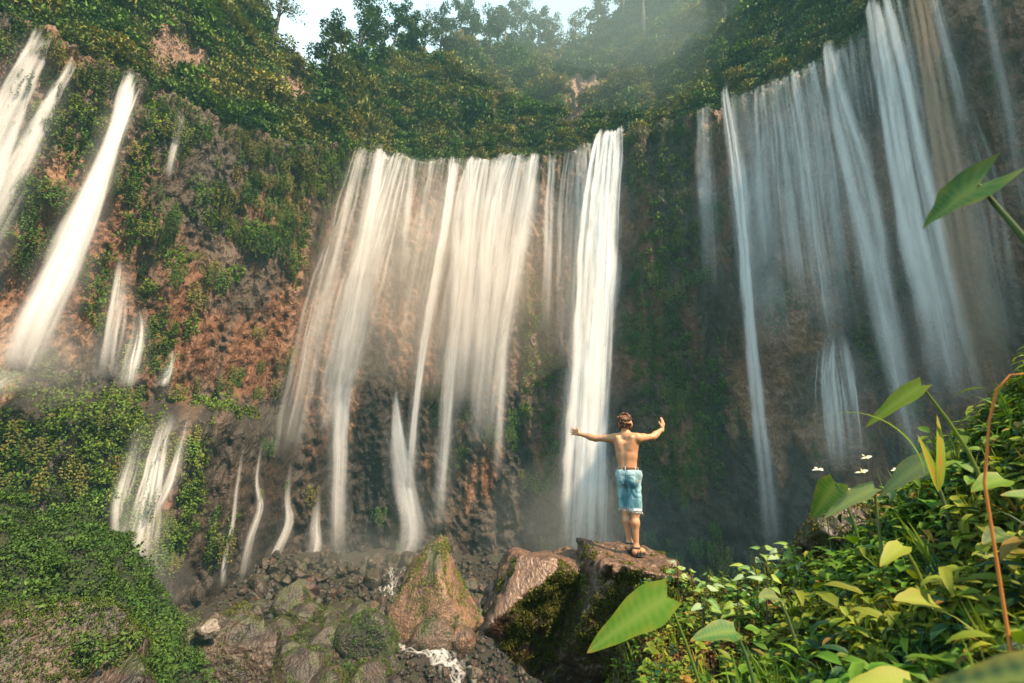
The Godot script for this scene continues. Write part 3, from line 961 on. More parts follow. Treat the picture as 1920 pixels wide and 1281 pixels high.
func cliff_spot(az: float, y: float) -> int:
	var i := clampi(int(round((az - C_FROM) / (C_TO - C_FROM) * (C_COLUMNS - 1))), 0, C_COLUMNS - 1)
	var lip := lip_height(az)
	var j: int
	if y <= lip + 0.5:
		j = clampi(int(round((y + 3.0) / (lip + 3.5) * (C_WALL - 1))), 0, C_WALL - 1)
	else:
		var rim := lut(RIM_HEIGHT, az)
		j = clampi(int(round((y - lip - 0.5) / (rim - lip - 0.5) * C_HILL)) + C_WALL - 1, C_WALL, C_WALL + C_HILL)
	return j * C_COLUMNS + i


const YELLOWISH := Color(0.165, 0.16, 0.034)
const OLIVE := Color(0.11, 0.13, 0.027)
const LUSH := Color(0.07, 0.14, 0.016)
const DEEP := Color(0.042, 0.09, 0.022)


func green_at(spot: Vector3) -> Color:
	# the same mix of plants everywhere in the gorge, in small drifts of one kind or another
	var drift := patchy.get_noise_3dv(spot * 1.6) * 1.8 + rnd.randf_range(-0.45, 0.45)
	if drift > 0.2:
		return YELLOWISH.lerp(OLIVE, rnd.randf())
	if drift > -0.2:
		return OLIVE.lerp(LUSH, rnd.randf())
	return LUSH.lerp(DEEP, rnd.randf())


func cliff_growth() -> void:
	tuft_small = tuft_mesh(16, 0.34, 0.17, 0.13, 0.3)
	tuft_leafy = tuft_mesh(46, 0.85, 0.32, 0.17, 0.6)
	for k in 2:
		tuft_hang.append(hanging_mesh(17, 1.6))
	# cushions and tongues of moss: bearing, height, half width, half height
	var patches := [[-51.9, 36.8, 1.9, 2.8], [-51.0, 30.8, 1.3, 2.9], [-49.7, 41.1, 2.8, 1.9], [-48.6, 37.6, 1.4, 2.8], [-43.9, 39.9, 1.2, 3.1], [-41.8, 42.3, 1.3, 2.6], [-44.3, 44.3, 1.4, 1.6], [-43.0, 32.5, 1.2, 2.5], [-35.8, 36.5, 2.9, 1.3], [-31.4, 37.0, 2.4, 1.7], [-27.6, 36.2, 0.9, 4.5], [-39.2, 31.2, 1.2, 1.3], [-33.8, 31.2, 0.6, 1.8], [-38.9, 22.0, 1.5, 3.2], [-40.5, 26.8, 0.6, 1.0], [-44.3, 28.5, 0.7, 1.0], [-44.2, 25.7, 1.0, 2.1], [-43.4, 22.9, 0.6, 1.2], [-37.9, 23.8, 0.6, 1.3], [-36.3, 24.9, 0.6, 1.3], [-26.3, 47.3, 2.1, 3.4], [-24.4, 53.4, 2.3, 3.9], [-42.6, 14.3, 3.6, 3.6], [-39.4, 13.0, 2.4, 4.8], [-45.6, 11.6, 2.3, 3.9], [-49.6, 12.6, 2.3, 3.2], [-51.0, 17.3, 3.0, 1.6], [-46.0, 16.6, 3.2, 1.6], [-53.0, 14.0, 3.0, 3.0], [-37.6, 9.2, 1.5, 2.0], [-40.8, 9.0, 2.2, 3.0], [-33.0, 11.2, 0.9, 3.4], [-32.9, 7.8, 1.0, 2.7], [-33.3, 17.4, 3.1, 0.8], [-30.8, 16.9, 2.1, 0.6], [-33.3, 5.8, 1.1, 2.2], [-30.1, 5.0, 0.7, 1.9], [-29.1, 5.7, 0.5, 2.0]]
	var centre := [[-4.5, 30.8, 1.3, 4.4], [2.7, 34.5, 2.0, 3.0], [3.6, 27.2, 2.6, 3.3], [2.1, 21.0, 1.1, 1.1], [-2.1, 17.4, 1.1, 1.4], [-8.6, 21.1, 1.0, 2.9], [-5.4, 20.6, 0.8, 2.1], [-5.8, 14.6, 1.0, 1.6], [5.9, 13.8, 2.0, 4.0], [1.1, 16.7, 0.6, 1.2], [5.1, 20.3, 1.9, 2.3], [4.0, 10.9, 1.5, 1.5], [2.5, 39.6, 1.4, 2.0], [-1.4, 31.1, 0.6, 1.0], [-17.0, 58.6, 1.3, 2.0], [-13.7, 58.6, 1.6, 1.0]]
	var right := [[19.5, 41.9, 3.3, 8.1], [18.8, 25.7, 4.2, 8.3], [20.1, 15.6, 4.6, 6.0], [16.4, 30.3, 2.2, 5.8], [39.1, 26.4, 0.9, 3.8], [40.3, 24.6, 0.7, 3.2], [26.2, 44.7, 1.1, 2.8], [32.1, 33.3, 1.9, 3.7], [16.8, 55.3, 2.0, 3.2], [21.1, 54.5, 3.8, 3.0], [24.5, 22.0, 2.6, 6.0]]
	var sets := [[patches, LUSH, "bright green moss and creepers in patches on the left wall"], [centre, LUSH, "rounded green moss cushions on the brown middle wall"], [right, LUSH, "green creepers on the shaded right wall"]]
	for s in sets.size():
		var places := []
		var tints := []
		for p in sets[s][0]:
			var count := int(p[2] * p[3] * (48.0 if s < 2 else 16.0)) + 20
			var tone: Color = vary(sets[s][1], 0.3).lerp(OLIVE, rnd.randf() * 0.5)
			for i in count:
				var a := rnd.randf() * TAU
				var d := sqrt(rnd.randf()) * (1.0 + 0.25 * sin(a * 3.0 + p[1]) + 0.2 * sin(a * 7.0 + p[0]))
				var az: float = p[0] + cos(a) * d * p[2] / 0.95
				var y: float = p[1] + sin(a) * d * p[3]
				if fine.get_noise_2d(az * 1.5, y * 1.2) < -0.22 + 0.25 * d - 0.1:
					continue
				var k := cliff_spot(az, y)
				places.append(grown(cliff_n[k], 0.2, 0.95 if s < 2 else 1.25, cliff_v[k] + any_dir() * 0.22))
				tints.append(vary(tone, 0.4))
		scatter("moss", tuft_small, moss_mat, places, tints, self, sets[s][2])
	# loose creepers where the wall is cracked and damp
	var hang_places := [[], []]
	var hang_tints := [[], []]
	for i in 9000:
		var az := rnd.randf_range(-58.0, 56.0)
		var lip := lip_height(az)
		var y := rnd.randf_range(1.0, lip)
		var chance := 0.0
		if az < -27.0:
			chance = 0.7 * smoothstep(-0.06, 0.3, patchy.get_noise_2d(az * 1.2, y * 1.2)) * (0.25 + smoothstep(20.0, 44.0, y + (az + 45.0) * 0.5))
			if y < 17.0 and az < -34.0:
				chance += 0.25
			if az > -36.0 and y > 40.0:
				chance += 0.65
		elif az < 14.0:
			chance = 0.06 * smoothstep(0.0, 0.3, patchy.get_noise_2d(az, y))
		else:
			chance = 0.35 * smoothstep(0.0, 0.3, patchy.get_noise_2d(az * 1.1, y)) * (0.3 if az > 26.0 else 1.0)
		chance += smoothstep(5.0, 0.0, lip - y) * (0.9 if az < -24.0 or (az > 14.5 and az < 27.0) else 0.5)
		if rnd.randf() > chance:
			continue
		var k := cliff_spot(az, y)
		var face := Vector3(cliff_n[k].x, 0.0, cliff_n[k].z).normalized()
		var w := i % 2
		var size := rnd.randf_range(0.7, 1.5)
		hang_places[w].append(Transform3D(Basis(Vector3.UP.cross(face) * size, Vector3.UP * size, face * size), cliff_v[k] + cliff_n[k] * 0.1))
		hang_tints[w].append(vary(green_at(cliff_v[k]), 0.35))
	for w in 2:
		scatter("hanging_creepers", tuft_hang[w], leaf_mat, hang_places[w], hang_tints[w], self, ["trailing creepers and ferns down the damp gorge wall", "small leafy climbers hanging among the falls"][w])


func beside(az: float) -> String:
	# what one sees straight below a plant on the slope
	var marks := [[-52.5, "over the leftmost fall"], [-49.5, "over the second left fall"], [-45.0, "over the broad left fall"], [-40.5, "over the little mossy trickle"], [-35.0, "over the rust brown wall"], [-29.0, "at the rust wall's edge"], [-24.0, "over the leftmost middle veil"], [-19.0, "over the long thin fall"], [-14.5, "over the hanging grass"], [-9.0, "over the narrow bright jet"], [-4.0, "over the curtain's left half"], [0.5, "over the curtain's right half"], [5.0, "over the pale thread fall"], [9.5, "left of the great fall"], [13.5, "over the great fall"], [18.0, "right of the great fall"], [23.0, "over the dry dark wall"], [27.5, "over the first right fall"], [31.5, "over the narrow right fall"], [36.0, "over the thin right curtain"], [40.0, "over the grey stepped fall"], [44.5, "left of the strong right fall"]]
	for m in marks:
		if az < m[0]:
			return m[1]
	return "over the brown muddy fall"


func rim_growth() -> void:
	# undergrowth over the steep slope above the lip
	var places := []
	var tints := []
	for i in 17000:
		var az := rnd.randf_range(-60.0, 58.0)
		var lip := lip_height(az)
		var y := lerpf(lip + 0.3, lut(RIM_HEIGHT, az) + 1.0, rnd.randf())
		var bare := 9.0
		for e in [[-44.0, 54.0, 3.2, 4.0], [8.5, 84.0, 4.0, 5.0], [-31.5, 63.0, 2.6, 3.5], [8.0, 75.0, 1.5, 4.0]]:
			bare = minf(bare, Vector2((az - e[0]) / e[2], (y - e[1]) / e[3]).length() + fine.get_noise_2d(az * 2.0, y * 2.0) * 0.7)
		if bare < 1.0:
			continue
		var k := cliff_spot(az, y)
		places.append(grown(cliff_n[k], 0.5, 0.95, cliff_v[k] + any_dir() * 0.5))
		tints.append(vary(green_at(cliff_v[k]), 0.35))
	scatter("undergrowth", tuft_leafy, leaf_mat, places, tints, self, "low leafy undergrowth covering the steep slope above the falls")
	# shrubs: a few kinds, each kind built once and copied
	var kinds := []
	for k in 4:
		var lobes := []
		for l in 7:
			lobes.append([Vector3(rnd.randf_range(-1.1, 1.1), rnd.randf_range(0.3, 1.3), rnd.randf_range(-1.0, 1.0)), rnd.randf_range(0.55, 0.95)])
		kinds.append([crown_pile(lobes, 80, [0.3, 0.42, 0.26, 0.36][k], [0.2, 0.26, 0.15, 0.12][k], [0.2, 0.5, 0.1, 0.9][k], Color.WHITE), [[Vector3(0, -0.6, 0), Vector3(0.1, 0.4, 0), Vector3(0.2, 1.0, 0.1)], [0.12, 0.09, 0.03]]])
	for k in 2:
		kinds.append([spray_pile(16, 2.3, 0.6, Color.WHITE), [[Vector3(0, -0.5, 0), Vector3(0, 0.5, 0), Vector3(0.1, 1.3, 0)], [0.08, 0.06, 0.02]]])
	var tones := [YELLOWISH, OLIVE, LUSH, DEEP]
	var tone_word := ["yellow green", "olive", "mid green", "dark green"]
	var zone_label := ["shrub on the slope above the left falls", "shrub on the slope above the middle falls", "shrub on the shaded slope at upper right"]
	var zone_group := ["shrubs above the left falls", "shrubs above the middle falls", "shrubs on the shaded upper right slope"]
	var made := {}
	var count := 0
	for row in 9:
		for col in 33:
			var az := lerpf(-60.0, 58.0, (col + rnd.randf_range(-0.1, 1.1)) / 33.0)
			var lip := lip_height(az)
			var rim := lut(RIM_HEIGHT, az)
			var y := lerpf(lip + 0.2, rim, pow((row + rnd.randf_range(0.0, 0.9)) / 9.0, 1.15))
			if az > 46.0 and row > 4 or count >= 270:
				continue
			var skip := false
			for e in [[-44.0, 54.0, 3.0, 3.6], [8.5, 84.0, 3.6, 4.6], [-31.5, 63.0, 2.4, 3.2], [8.0, 75.0, 1.4, 3.6]]:
				if Vector2((az - e[0]) / e[2], (y - e[1]) / e[3]).length() < 1.0:
					skip = true
			if skip:
				continue
			var zone := 0 if az < -17.0 else (1 if az < 9.0 else 2)
			var kind := rnd.randi() % 6
			if zone == 2 and kind >= 4 and rnd.randf() < 0.6:
				kind -= 3
			var tone := clampi(int(round(1.5 - patchy.get_noise_3dv(cliff_v[cliff_spot(az, y)] * 1.6) * 3.5 + rnd.randf_range(-0.9, 0.9))), 0, 3)
			var key := tone * 10 + kind
			var o: Node3D
			if not made.has(key):
				var src: Pile = kinds[kind][0]
				var dyed := Pile.new()
				dyed.v = src.v
				dyed.n = src.n
				dyed.x = src.x
				for cc in src.c:
					dyed.c.append(cc * tones[tone])
				o = thing("shrub", zone_label[zone], "shrub", zone_group[zone])
				part("foliage", dyed.mesh(), leaf_mat, o)
				var stem := Pile.new()
				stem.tube(kinds[kind][1][0], kinds[kind][1][1], 5, Color(0.08, 0.055, 0.035))
				part("stem", stem.mesh(), bark_mat, o)
				made[key] = o
			else:
				o = made[key].duplicate()
				o.name = numbered("shrub")
				add_child(o)
			var height_word: String = ["right on the lip", "just over the lip", "low on the slope", "below mid slope", "halfway up", "above mid slope", "high on the slope", "near the rim", "at the rim"][row]
			tag(o, "%s %s %s, %s" % [tone_word[tone], ["broad leaved shrub", "drooping shrub", "fine leaved shrub", "shaggy shrub", "plumed grassy shrub", "feathery shrub"][kind], height_word, beside(az)], "shrub", zone_group[zone])
			var k := cliff_spot(az, y)
			var size := rnd.randf_range(0.9, 1.75) * (1.25 if row > 2 else 0.85)
			o.position = cliff_v[k] + Vector3(0, -0.3, 0)
			o.rotation = Vector3(rnd.randf_range(-0.25, 0.25), rnd.randf() * TAU, rnd.randf_range(-0.25, 0.25))
			o.scale = Vector3(size, size * rnd.randf_range(0.8, 1.25), size)
			count += 1
	trees()


func tree_parts(o: Node3D, number: int, height: float, crown_at: float, airy: bool, leaf_color: Color) -> void:
	var r := RandomNumberGenerator.new()
	r.seed = number
	var trunk := Pile.new()
	var pts := []
	var rad := []
	var bend := Vector3(r.randf_range(-0.08, 0.08), 0, r.randf_range(-0.08, 0.08))
	for k in 8:
		var t := k / 7.0
		pts.append(Vector3(0, -1.0, 0) + Vector3(0, (height + 1.0) * t, 0) + bend * height * t * t)
		rad.append(lerpf(0.028, 0.006, t) * height)
	trunk.tube(pts, rad, 7, Color(0.1, 0.08, 0.06))
	var lobes := []
	for k in 9:
		var t := lerpf(crown_at, 0.97, k / 8.0)
		var at: Vector3 = pts[0].lerp(pts[7], t)
		at.x = bend.x * height * t * t
		at.z = bend.z * height * t * t
		var a := k * 2.4 + r.randf()
		var out_ := Vector3(cos(a), r.randf_range(0.15, 0.6), sin(a)).normalized() * height * (0.3 - 0.16 * (k / 8.0)) * r.randf_range(0.7, 1.2)
		var tip := at + out_
		trunk.tube([at, at + out_ * 0.55 + Vector3(0, 0.02 * height, 0), tip], [0.011 * height, 0.007 * height, 0.003 * height], 5, Color(0.1, 0.08, 0.06))
		lobes.append([tip, height * r.randf_range(0.075, 0.125)])
		lobes.append([tip.lerp(at, 0.45) + any_dir() * height * 0.03, height * r.randf_range(0.05, 0.09)])
	part("trunk", trunk.mesh(), bark_mat, o)
	part("crown", crown_pile(lobes, 80 if airy else 150, 0.42, 0.26 if not airy else 0.16, 0.35, leaf_color).mesh(), leaf_mat, o)


func trees() -> void:
	# bearing, share of the slope height, tree height, kind (0 pale airy, 1 dark full, 2 teal), label
	var list := [
		[-49.0, 1.0, 9.0, 0, "airy tree on the skyline at the upper left"],
		[-42.5, 1.0, 10.0, 0, "tall thin tree against the bright sky, left of the first gap"],
		[-39.0, 1.0, 8.0, 0, "small tree in the first gap of sky"],
		[-35.5, 1.0, 11.0, 0, "pale sunlit tree against the whitest sky"],

		[-28.6, 1.0, 9.5, 2, "small grey green tree at the right end of the whitest sky"],
		[-25.0, 0.93, 15.0, 1, "dark full tree leaning into the sky left of middle, the largest on the rim"],
		[-20.5, 1.0, 11.0, 1, "dark leafy tree just right of the largest rim tree"],
		[-16.0, 1.0, 10.0, 0, "thin grey green tree on the rim above the middle falls"],
		[-11.0, 1.0, 12.0, 2, "conical hazy tree on the rim above the white curtain"],
		[-6.0, 1.0, 11.0, 2, "broad hazy tree on the rim, half lost in mist"],
		[-1.0, 0.97, 13.0, 2, "big rounded hazy tree left of the second gap of sky"],
		[4.5, 1.0, 8.0, 0, "slender see-through tree in the second gap of sky"],
		[8.0, 1.0, 8.5, 0, "thin tree at the middle of the second gap of sky"],
		[11.5, 1.0, 11.0, 2, "tree closing the second gap of sky on its right"],
		[15.5, 0.8, 14.0, 2, "misty tree high above the man"],
		[18.5, 0.6, 16.0, 2, "tall straight pale trunk tree rising out of the dark slope"],
		[24.0, 0.7, 14.0, 2, "full tree on the shaded slope above the right falls"],
		[30.0, 0.45, 12.0, 2, "dark tree just above the lip of the right falls"],
		[36.0, 0.55, 13.0, 2, "dark tree left of the strong right fall, near the top edge"],
		[-23.2, 0.9, 10.0, 2, "round grey green tree between the largest rim tree and its right neighbour"],
		[-13.5, 0.95, 11.0, 2, "full misty tree between the thin rim tree and the conical one"],
		[-8.5, 0.9, 12.0, 2, "full misty tree just right of the conical one"],
		[-3.6, 0.92, 12.0, 2, "full misty tree over the middle of the white curtain"],
		[2.0, 0.95, 11.0, 2, "misty tree closing the second gap of sky on its left"],
		[-18.2, 0.95, 10.0, 1, "dark tree on the rim above the hanging grass"],
		[-53.0, 0.75, 9.0, 1, "dark leafy tree in the upper left corner"],
		[-58.0, 0.55, 10.0, 1, "dark tree at the left edge above the topmost notch"],
	]
	var tone := [Color(0.13, 0.14, 0.045), Color(0.05, 0.095, 0.025), Color(0.06, 0.1, 0.035)]
	for t in list:
		var lip := lip_height(t[0])
		var k := cliff_spot(t[0], lerpf(lip + 0.6, lut(RIM_HEIGHT, t[0]), t[1]))
		var o := thing("tree", t[4], "tree", "trees along the rim of the gorge", cliff_v[k])
		tree_parts(o, int(t[0] * 10) + 900, t[2], 0.62 if t[4].begins_with("tall straight") else 0.3, t[3] == 0, tone[t[3]])


# ------------------------------------------------------------------ the floor of the gorge

func on_ground(az: float, r: float) -> Vector3:
	var p := polar(az, r, 0.0)
	p.y = ground_height(p.x, p.z)
	return p


func boulder(label: String, at: Vector3, mesh: ArrayMesh, turn: float, moss_count := 0, moss_scale := 0.4, tone := LUSH, keep := -0.2, threshold := 0.0, group := "") -> Node3D:
	var o := thing("boulder", label, "boulder", group, at)
	o.rotation.y = turn
	part("stone", mesh, stone_mat, o)
	if moss_count:
		moss_on(mesh, moss_count, moss_scale, o, tone, keep, threshold)
	return o


func valley() -> void:
	var brown := Color(0.12, 0.075, 0.05)
	var dark := Color(0.04, 0.031, 0.025)
	var rust := Color(0.14, 0.062, 0.038)
	boulder("huge pointed tan boulder with moss down its right side, left of the man", Vector3(-5.0, 2.6, -40.2), stone_mesh(11, 5, Vector3(4.1, 4.5, 3.4), 5, 0.05, Color(0.33, 0.19, 0.11), Color(0.22, 0.125, 0.075), 0.58, 0.1), 0.4, 1500, 0.36, Color(0.13, 0.17, 0.025), -0.3, 0.04)
	boulder("brown slab leaning against the front of the huge pointed boulder", Vector3(-4.6, 0.5, -37.2), stone_mesh(12, 4, Vector3(1.9, 1.5, 1.2), 4, 0.06, brown, Color(0.13, 0.08, 0.05), 0.2, 0.1), 0.2, 120, 0.26)
	boulder("rounded tan stone at the lower right foot of the huge pointed boulder", Vector3(-2.5, 0.5, -37.4), stone_mesh(13, 4, Vector3(1.1, 1.0, 1.0), 3, 0.05, Color(0.3, 0.17, 0.1), brown), 0.0)
	boulder("rusty stone in the spray right of the huge pointed boulder", Vector3(-1.5, 1.0, -42.0), stone_mesh(14, 4, Vector3(1.4, 1.5, 1.2), 4, 0.06, rust, dark), 0.0, 60, 0.3, LUSH)
	boulder("low dark mossy boulder left of the white stream", Vector3(-8.6, 0.8, -35.0), stone_mesh(15, 4, Vector3(2.4, 2.1, 2.0), 4, 0.06, dark, Color(0.05, 0.05, 0.025), 0.2, 0.35), 0.0, 900, 0.3, Color(0.07, 0.13, 0.025), -0.1, -0.12)
	boulder("reddish wedge of rock under the dark dripping wall", on_ground(-21.8, 47.0) + Vector3(0, 0.9, 0), stone_mesh(16, 4, Vector3(1.9, 1.7, 1.3), 7, 0.05, rust, dark), 0.7)
	boulder("round mossy hummock in front of the reddish wedge", on_ground(-22.0, 44.5) + Vector3(0, 0.6, 0), stone_mesh(17, 4, Vector3(1.7, 1.6, 1.5), 3, 0.05, brown, dark, 0.3, 0.3), 0.0, 500, 0.28, Color(0.1, 0.12, 0.03))
	boulder("mossy cone of rock below the low cascades", on_ground(-26.8, 40.0) + Vector3(0, 1.0, 0), stone_mesh(18, 4, Vector3(2.1, 2.2, 1.8), 4, 0.06, brown, dark, 0.45, 0.35), 0.0, 700, 0.28, Color(0.11, 0.12, 0.025))
	boulder("large brown rock hump at the bottom left, split by dark cracks", Vector3(-12.4, 2.6, -24.2), stone_mesh(19, 5, Vector3(3.1, 2.6, 2.4), 6, 0.11, Color(0.11, 0.074, 0.052), dark, 0.15, 0.16), 0.5, 1100, 0.2, Color(0.06, 0.085, 0.018), 0.1, -0.04)
	boulder("flat brown slab at the bottom edge beside the large rock hump", Vector3(-10.6, 1.8, -23.0), stone_mesh(20, 4, Vector3(2.1, 0.9, 1.5), 6, 0.09, Color(0.12, 0.08, 0.056), dark, 0.0, 0.1), 0.9, 60, 0.2)
	boulder("mossy rock shelf in the bottom left corner", polar(-40.6, 18.0, 7.25), stone_mesh(21, 4, Vector3(2.3, 1.2, 1.7), 6, 0.09, brown, dark, 0.0, 0.2), 0.2, 3200, 0.2, Color(0.06, 0.1, 0.017), -0.4, -0.3)
	boulder("brown rock rib beside the mossy corner shelf", polar(-36.0, 17.5, 6.2), stone_mesh(22, 4, Vector3(1.5, 1.0, 1.9), 6, 0.1, brown, dark, 0.0, 0.15), 1.0, 700, 0.18, Color(0.05, 0.085, 0.014), -0.2, -0.15)
	boulder("pale grey stone lying on the large rock hump", Vector3(-12.7, 4.9, -22.9), stone_mesh(23, 3, Vector3(0.5, 0.42, 0.35), 5, 0.05, Color(0.36, 0.31, 0.26), Color(0.26, 0.22, 0.18)), 0.0)
	boulder("small white stone among leaves on the left hillside", on_ground(-43.0, 23.0) + Vector3(0, 0.45, 0), stone_mesh(24, 3, Vector3(0.3, 0.36, 0.22), 5, 0.05, Color(0.5, 0.48, 0.46), Color(0.38, 0.36, 0.34)), 0.0)
	# mossy stones of the stream bed
	var kinds: Array[ArrayMesh] = []
	for k in 5:
		kinds.append(stone_mesh(40 + k, 3, Vector3(1.0, 0.72, 0.85), 11, 0.1, [brown, dark, Color(0.085, 0.058, 0.042), rust, Color(0.07, 0.053, 0.04)][k], dark, 0.1, 0.15 if k != 3 else 0.0))
	var bed := []
	for k in 3:
		var o := thing("mossy_stone", "mossy rounded stone of the stream bed left of the white stream", "stone", "mossy stones of the stream bed")
		part("stone", kinds[k], stone_mat, o)
		moss_on(kinds[k], 300, 0.17, o, Color(0.075, 0.1, 0.022), -0.1, -0.08)
		bed.append(o)
	for i in 46:
		var o: Node3D = bed[i] if i < 3 else bed[i % 3].duplicate()
		if i >= 3:
			o.name = numbered("mossy_stone")
			add_child(o)
		var s := rnd.randf_range(0.6, 2.0)
		var az := rnd.randf_range(-25.0, -10.0)
		var r := rnd.randf_range(29.0, 45.0)
		if az > -13.0 and r > 34.0:
			az -= 5.0
		o.position = on_ground(az, r) + Vector3(0, 0.2 * s, 0)
		o.rotation = Vector3(rnd.randf_range(-0.2, 0.2), rnd.randf() * TAU, rnd.randf_range(-0.2, 0.2))
		o.scale = Vector3(s * rnd.randf_range(0.8, 1.4), s, s)
		tag(o, "%s mossy %s stone %s, %s" % ["big" if s > 1.2 else ("middling" if s > 0.85 else "small"), ["brown", "blackish", "tan"][i % 3], "by the dark mossy boulder" if az > -14.0 else ("between mossy boulder and hump" if az > -19.0 else "by the brown hump"), "far back" if r > 40.0 else ("in mid bed" if r > 34.0 else "lowest in view")], "stone", "mossy stones of the stream bed")
	# broken rock where the thin fall lands, and wet stones along the stream
	for i in 290:
		var s := rnd.randf_range(0.3, 1.0) * (1.0 if i % 6 else 1.6)
		var az := rnd.randf_range(-27.0, 3.0 if i % 4 == 0 else -8.5)
		var r := rnd.randf_range(44.0, 61.0)
		var along := i >= 220
		var reach := ""
		if along:
			var t := rnd.randf()
			var q := stream_point(t)
			var aside := rnd.randf_range(-2.6, 2.6)
			az = rad_to_deg(atan2(q.x, -q.z)) + aside
			reach = "on the %s bank, %s" % ["left" if aside < 0.0 else "right", "under the spreading cascade" if t < 0.25 else ("above the dark mossy boulder" if t < 0.45 else ("beside the pointed boulder" if t < 0.65 else ("at the white step" if t < 0.82 else "at the lower edge")))]
			r = Vector2(q.x, q.z).length() + rnd.randf_range(-1.0, 1.0)
			s *= 0.6
		var sort := (i * 7 + 3) % 5
		var size_word := "large" if s > 0.9 else ("middling" if s > 0.6 else "small")
		var where := "by the stream" if along else ("right of the huge pointed boulder" if az > -5.0 else ("under the spreading white cascade" if az > -15.0 else ("under the long thin fall" if az > -20.0 else "under the forked trickles")))
		var o := whole("stone", kinds[sort], stone_mat, "%s %s stone %s, %s" % [size_word, ["brown", "dark wet", "grey brown", "reddish", "dull brown"][sort], where, reach if along else "close to the wall" if r > 54.0 else ("midway out from the wall" if r > 48.0 else "well out from the wall")], "stone", "wet stones along the stream" if along else "rubble under the middle falls")
		o.position = on_ground(az, r) + Vector3(0, 0.15 * s + (0.0 if along else rnd.randf() * 0.5), 0)
		o.rotation = any_dir() * 2.0
		o.scale = Vector3(s, s * rnd.randf_range(0.8, 1.2), s)
	stream()
	var pebble := stone_mesh(77, 1, Vector3(1.0, 0.7, 0.9), 5, 0.1, Color(0.8, 0.75, 0.7), Color(0.6, 0.55, 0.5))
	var grit := []
	var grit_tints := []
	for i in 9000:
		var p := on_ground(rnd.randf_range(-29.0, 9.0), sqrt(rnd.randf_range(27.0 * 27.0, 61.0 * 61.0)))
		grit.append(grown(any_dir(), 0.0, rnd.randf_range(0.06, 0.22) * (1.0 + float(i % 9 == 0)), p + Vector3(0, 0.04, 0)))
		grit_tints.append(vary([Color(0.08, 0.052, 0.037), Color(0.035, 0.029, 0.025), Color(0.06, 0.047, 0.038), Color(0.095, 0.05, 0.035)][i % 4], 0.4))
	scatter("gravel", pebble, stone_mat, grit, grit_tints, self, "wet gravel and broken rock over the floor of the gorge")
	# plants of the left hillside
	var places := []
	var tints := []
	for i in 26000:
		var az := rnd.randf_range(-62.0, -12.0)
		var r := rnd.randf_range(13.0, 44.0)
		var keep := 1.0 if az < -31.0 and r < 34.0 else 0.25 + 0.8 * patchy.get_noise_2d(az * 4.0, r * 2.0)
		if az > -26.0 and r > 30.0:
			keep -= 0.1
		if rnd.randf() > keep:
			continue
		var p := on_ground(az, r)
		places.append(grown(Vector3.UP, 0.5, rnd.randf_range(0.12, 0.3) * (0.7 if r < 20.0 else 1.0) * (1.7 if i % 8 == 0 else 1.0), p + Vector3(0, 0.03, 0)))
		tints.append(vary(LUSH.lerp(DEEP, rnd.randf_range(0.3, 1.0)), 0.4))
	scatter("ground_cover", tuft_leafy, leaf_mat, places, tints, self, "leafy ground cover on the left hillside and valley floor")
	var lobes := []
	for l in 6:
		lobes.append([Vector3(rnd.randf_range(-0.8, 0.8), rnd.randf_range(0.3, 0.9), rnd.randf_range(-0.8, 0.8)), rnd.randf_range(0.4, 0.65)])
	var first: Node3D = null
	for i in 12:
		var o: Node3D
		if first == null:
			o = thing("bush", "leafy green bush growing on the shaded left hillside", "bush", "bushes on the left hillside")
			part("foliage", crown_pile(lobes, 420, 0.15, 0.085, 0.3, Color(0.05, 0.1, 0.02)).mesh(), leaf_mat, o)
			var stem := Pile.new()
			stem.tube([Vector3(0, -0.3, 0), Vector3(0, 0.6, 0)], [0.06, 0.02], 5, Color(0.06, 0.045, 0.03))
			part("stem", stem.mesh(), bark_mat, o)
			first = o
		else:
			o = first.duplicate()
			o.name = numbered("bush")
			add_child(o)
		var az := rnd.randf_range(-50.0, -29.0)
		var far := rnd.randf_range(20.0, 27.0)
		o.position = on_ground(az, far)
		tag(o, "leafy bush on the left hillside, %s, %s" % ["at the left edge" if az < -45.0 else ("above the corner rock shelf" if az < -39.0 else ("by the young trees" if az < -33.0 else "above the brown rock hump")), "on the crest" if far > 25.0 else ("just under the crest" if far > 22.5 else "halfway down")], "bush", "bushes on the left hillside")
		o.rotation.y = rnd.randf() * TAU
		o.scale = Vector3.ONE * rnd.randf_range(0.35, 0.65)
	var young := [[-39.6, 18.0, 1.9, "slim young tree with a flat crown on the left hillside, nearest the corner"], [-34.0, 19.0, 2.1, "twin stemmed dark young tree beside the large rock hump"], [-36.6, 17.0, 1.5, "small thin sapling between the two young hillside trees"], [-31.8, 33.0, 2.6, "little bright sapling where the low cascade meets the hillside"]]
	for y in young:
		var o := thing("young_tree", y[3], "young tree", "", on_ground(y[0], y[1]))
		var k := Pile.new()
		var h: float = y[2]
		k.tube([Vector3(0, -0.3, 0), Vector3(0.1, h * 0.4, 0.05), Vector3(0.05, h * 0.75, 0), Vector3(0.2, h, 0.1)], [0.045, 0.035, 0.02, 0.008], 6, Color(0.05, 0.04, 0.03))
		var tips := []
		for b in 7:
			var a := b * 2.4
			var from := Vector3(0.08, h * (0.5 + 0.06 * b), 0.02)
			var tip := from + Vector3(cos(a) * h * 0.3, h * 0.12, sin(a) * h * 0.3)
			k.tube([from, tip], [0.025, 0.008], 5, Color(0.05, 0.04, 0.03))
			tips.append([tip, h * 0.17])
		part("trunk", k.mesh(), bark_mat, o)
		part("crown", crown_pile(tips, 130, 0.11, 0.06, 0.4, Color(0.055, 0.1, 0.02)).mesh(), leaf_mat, o)


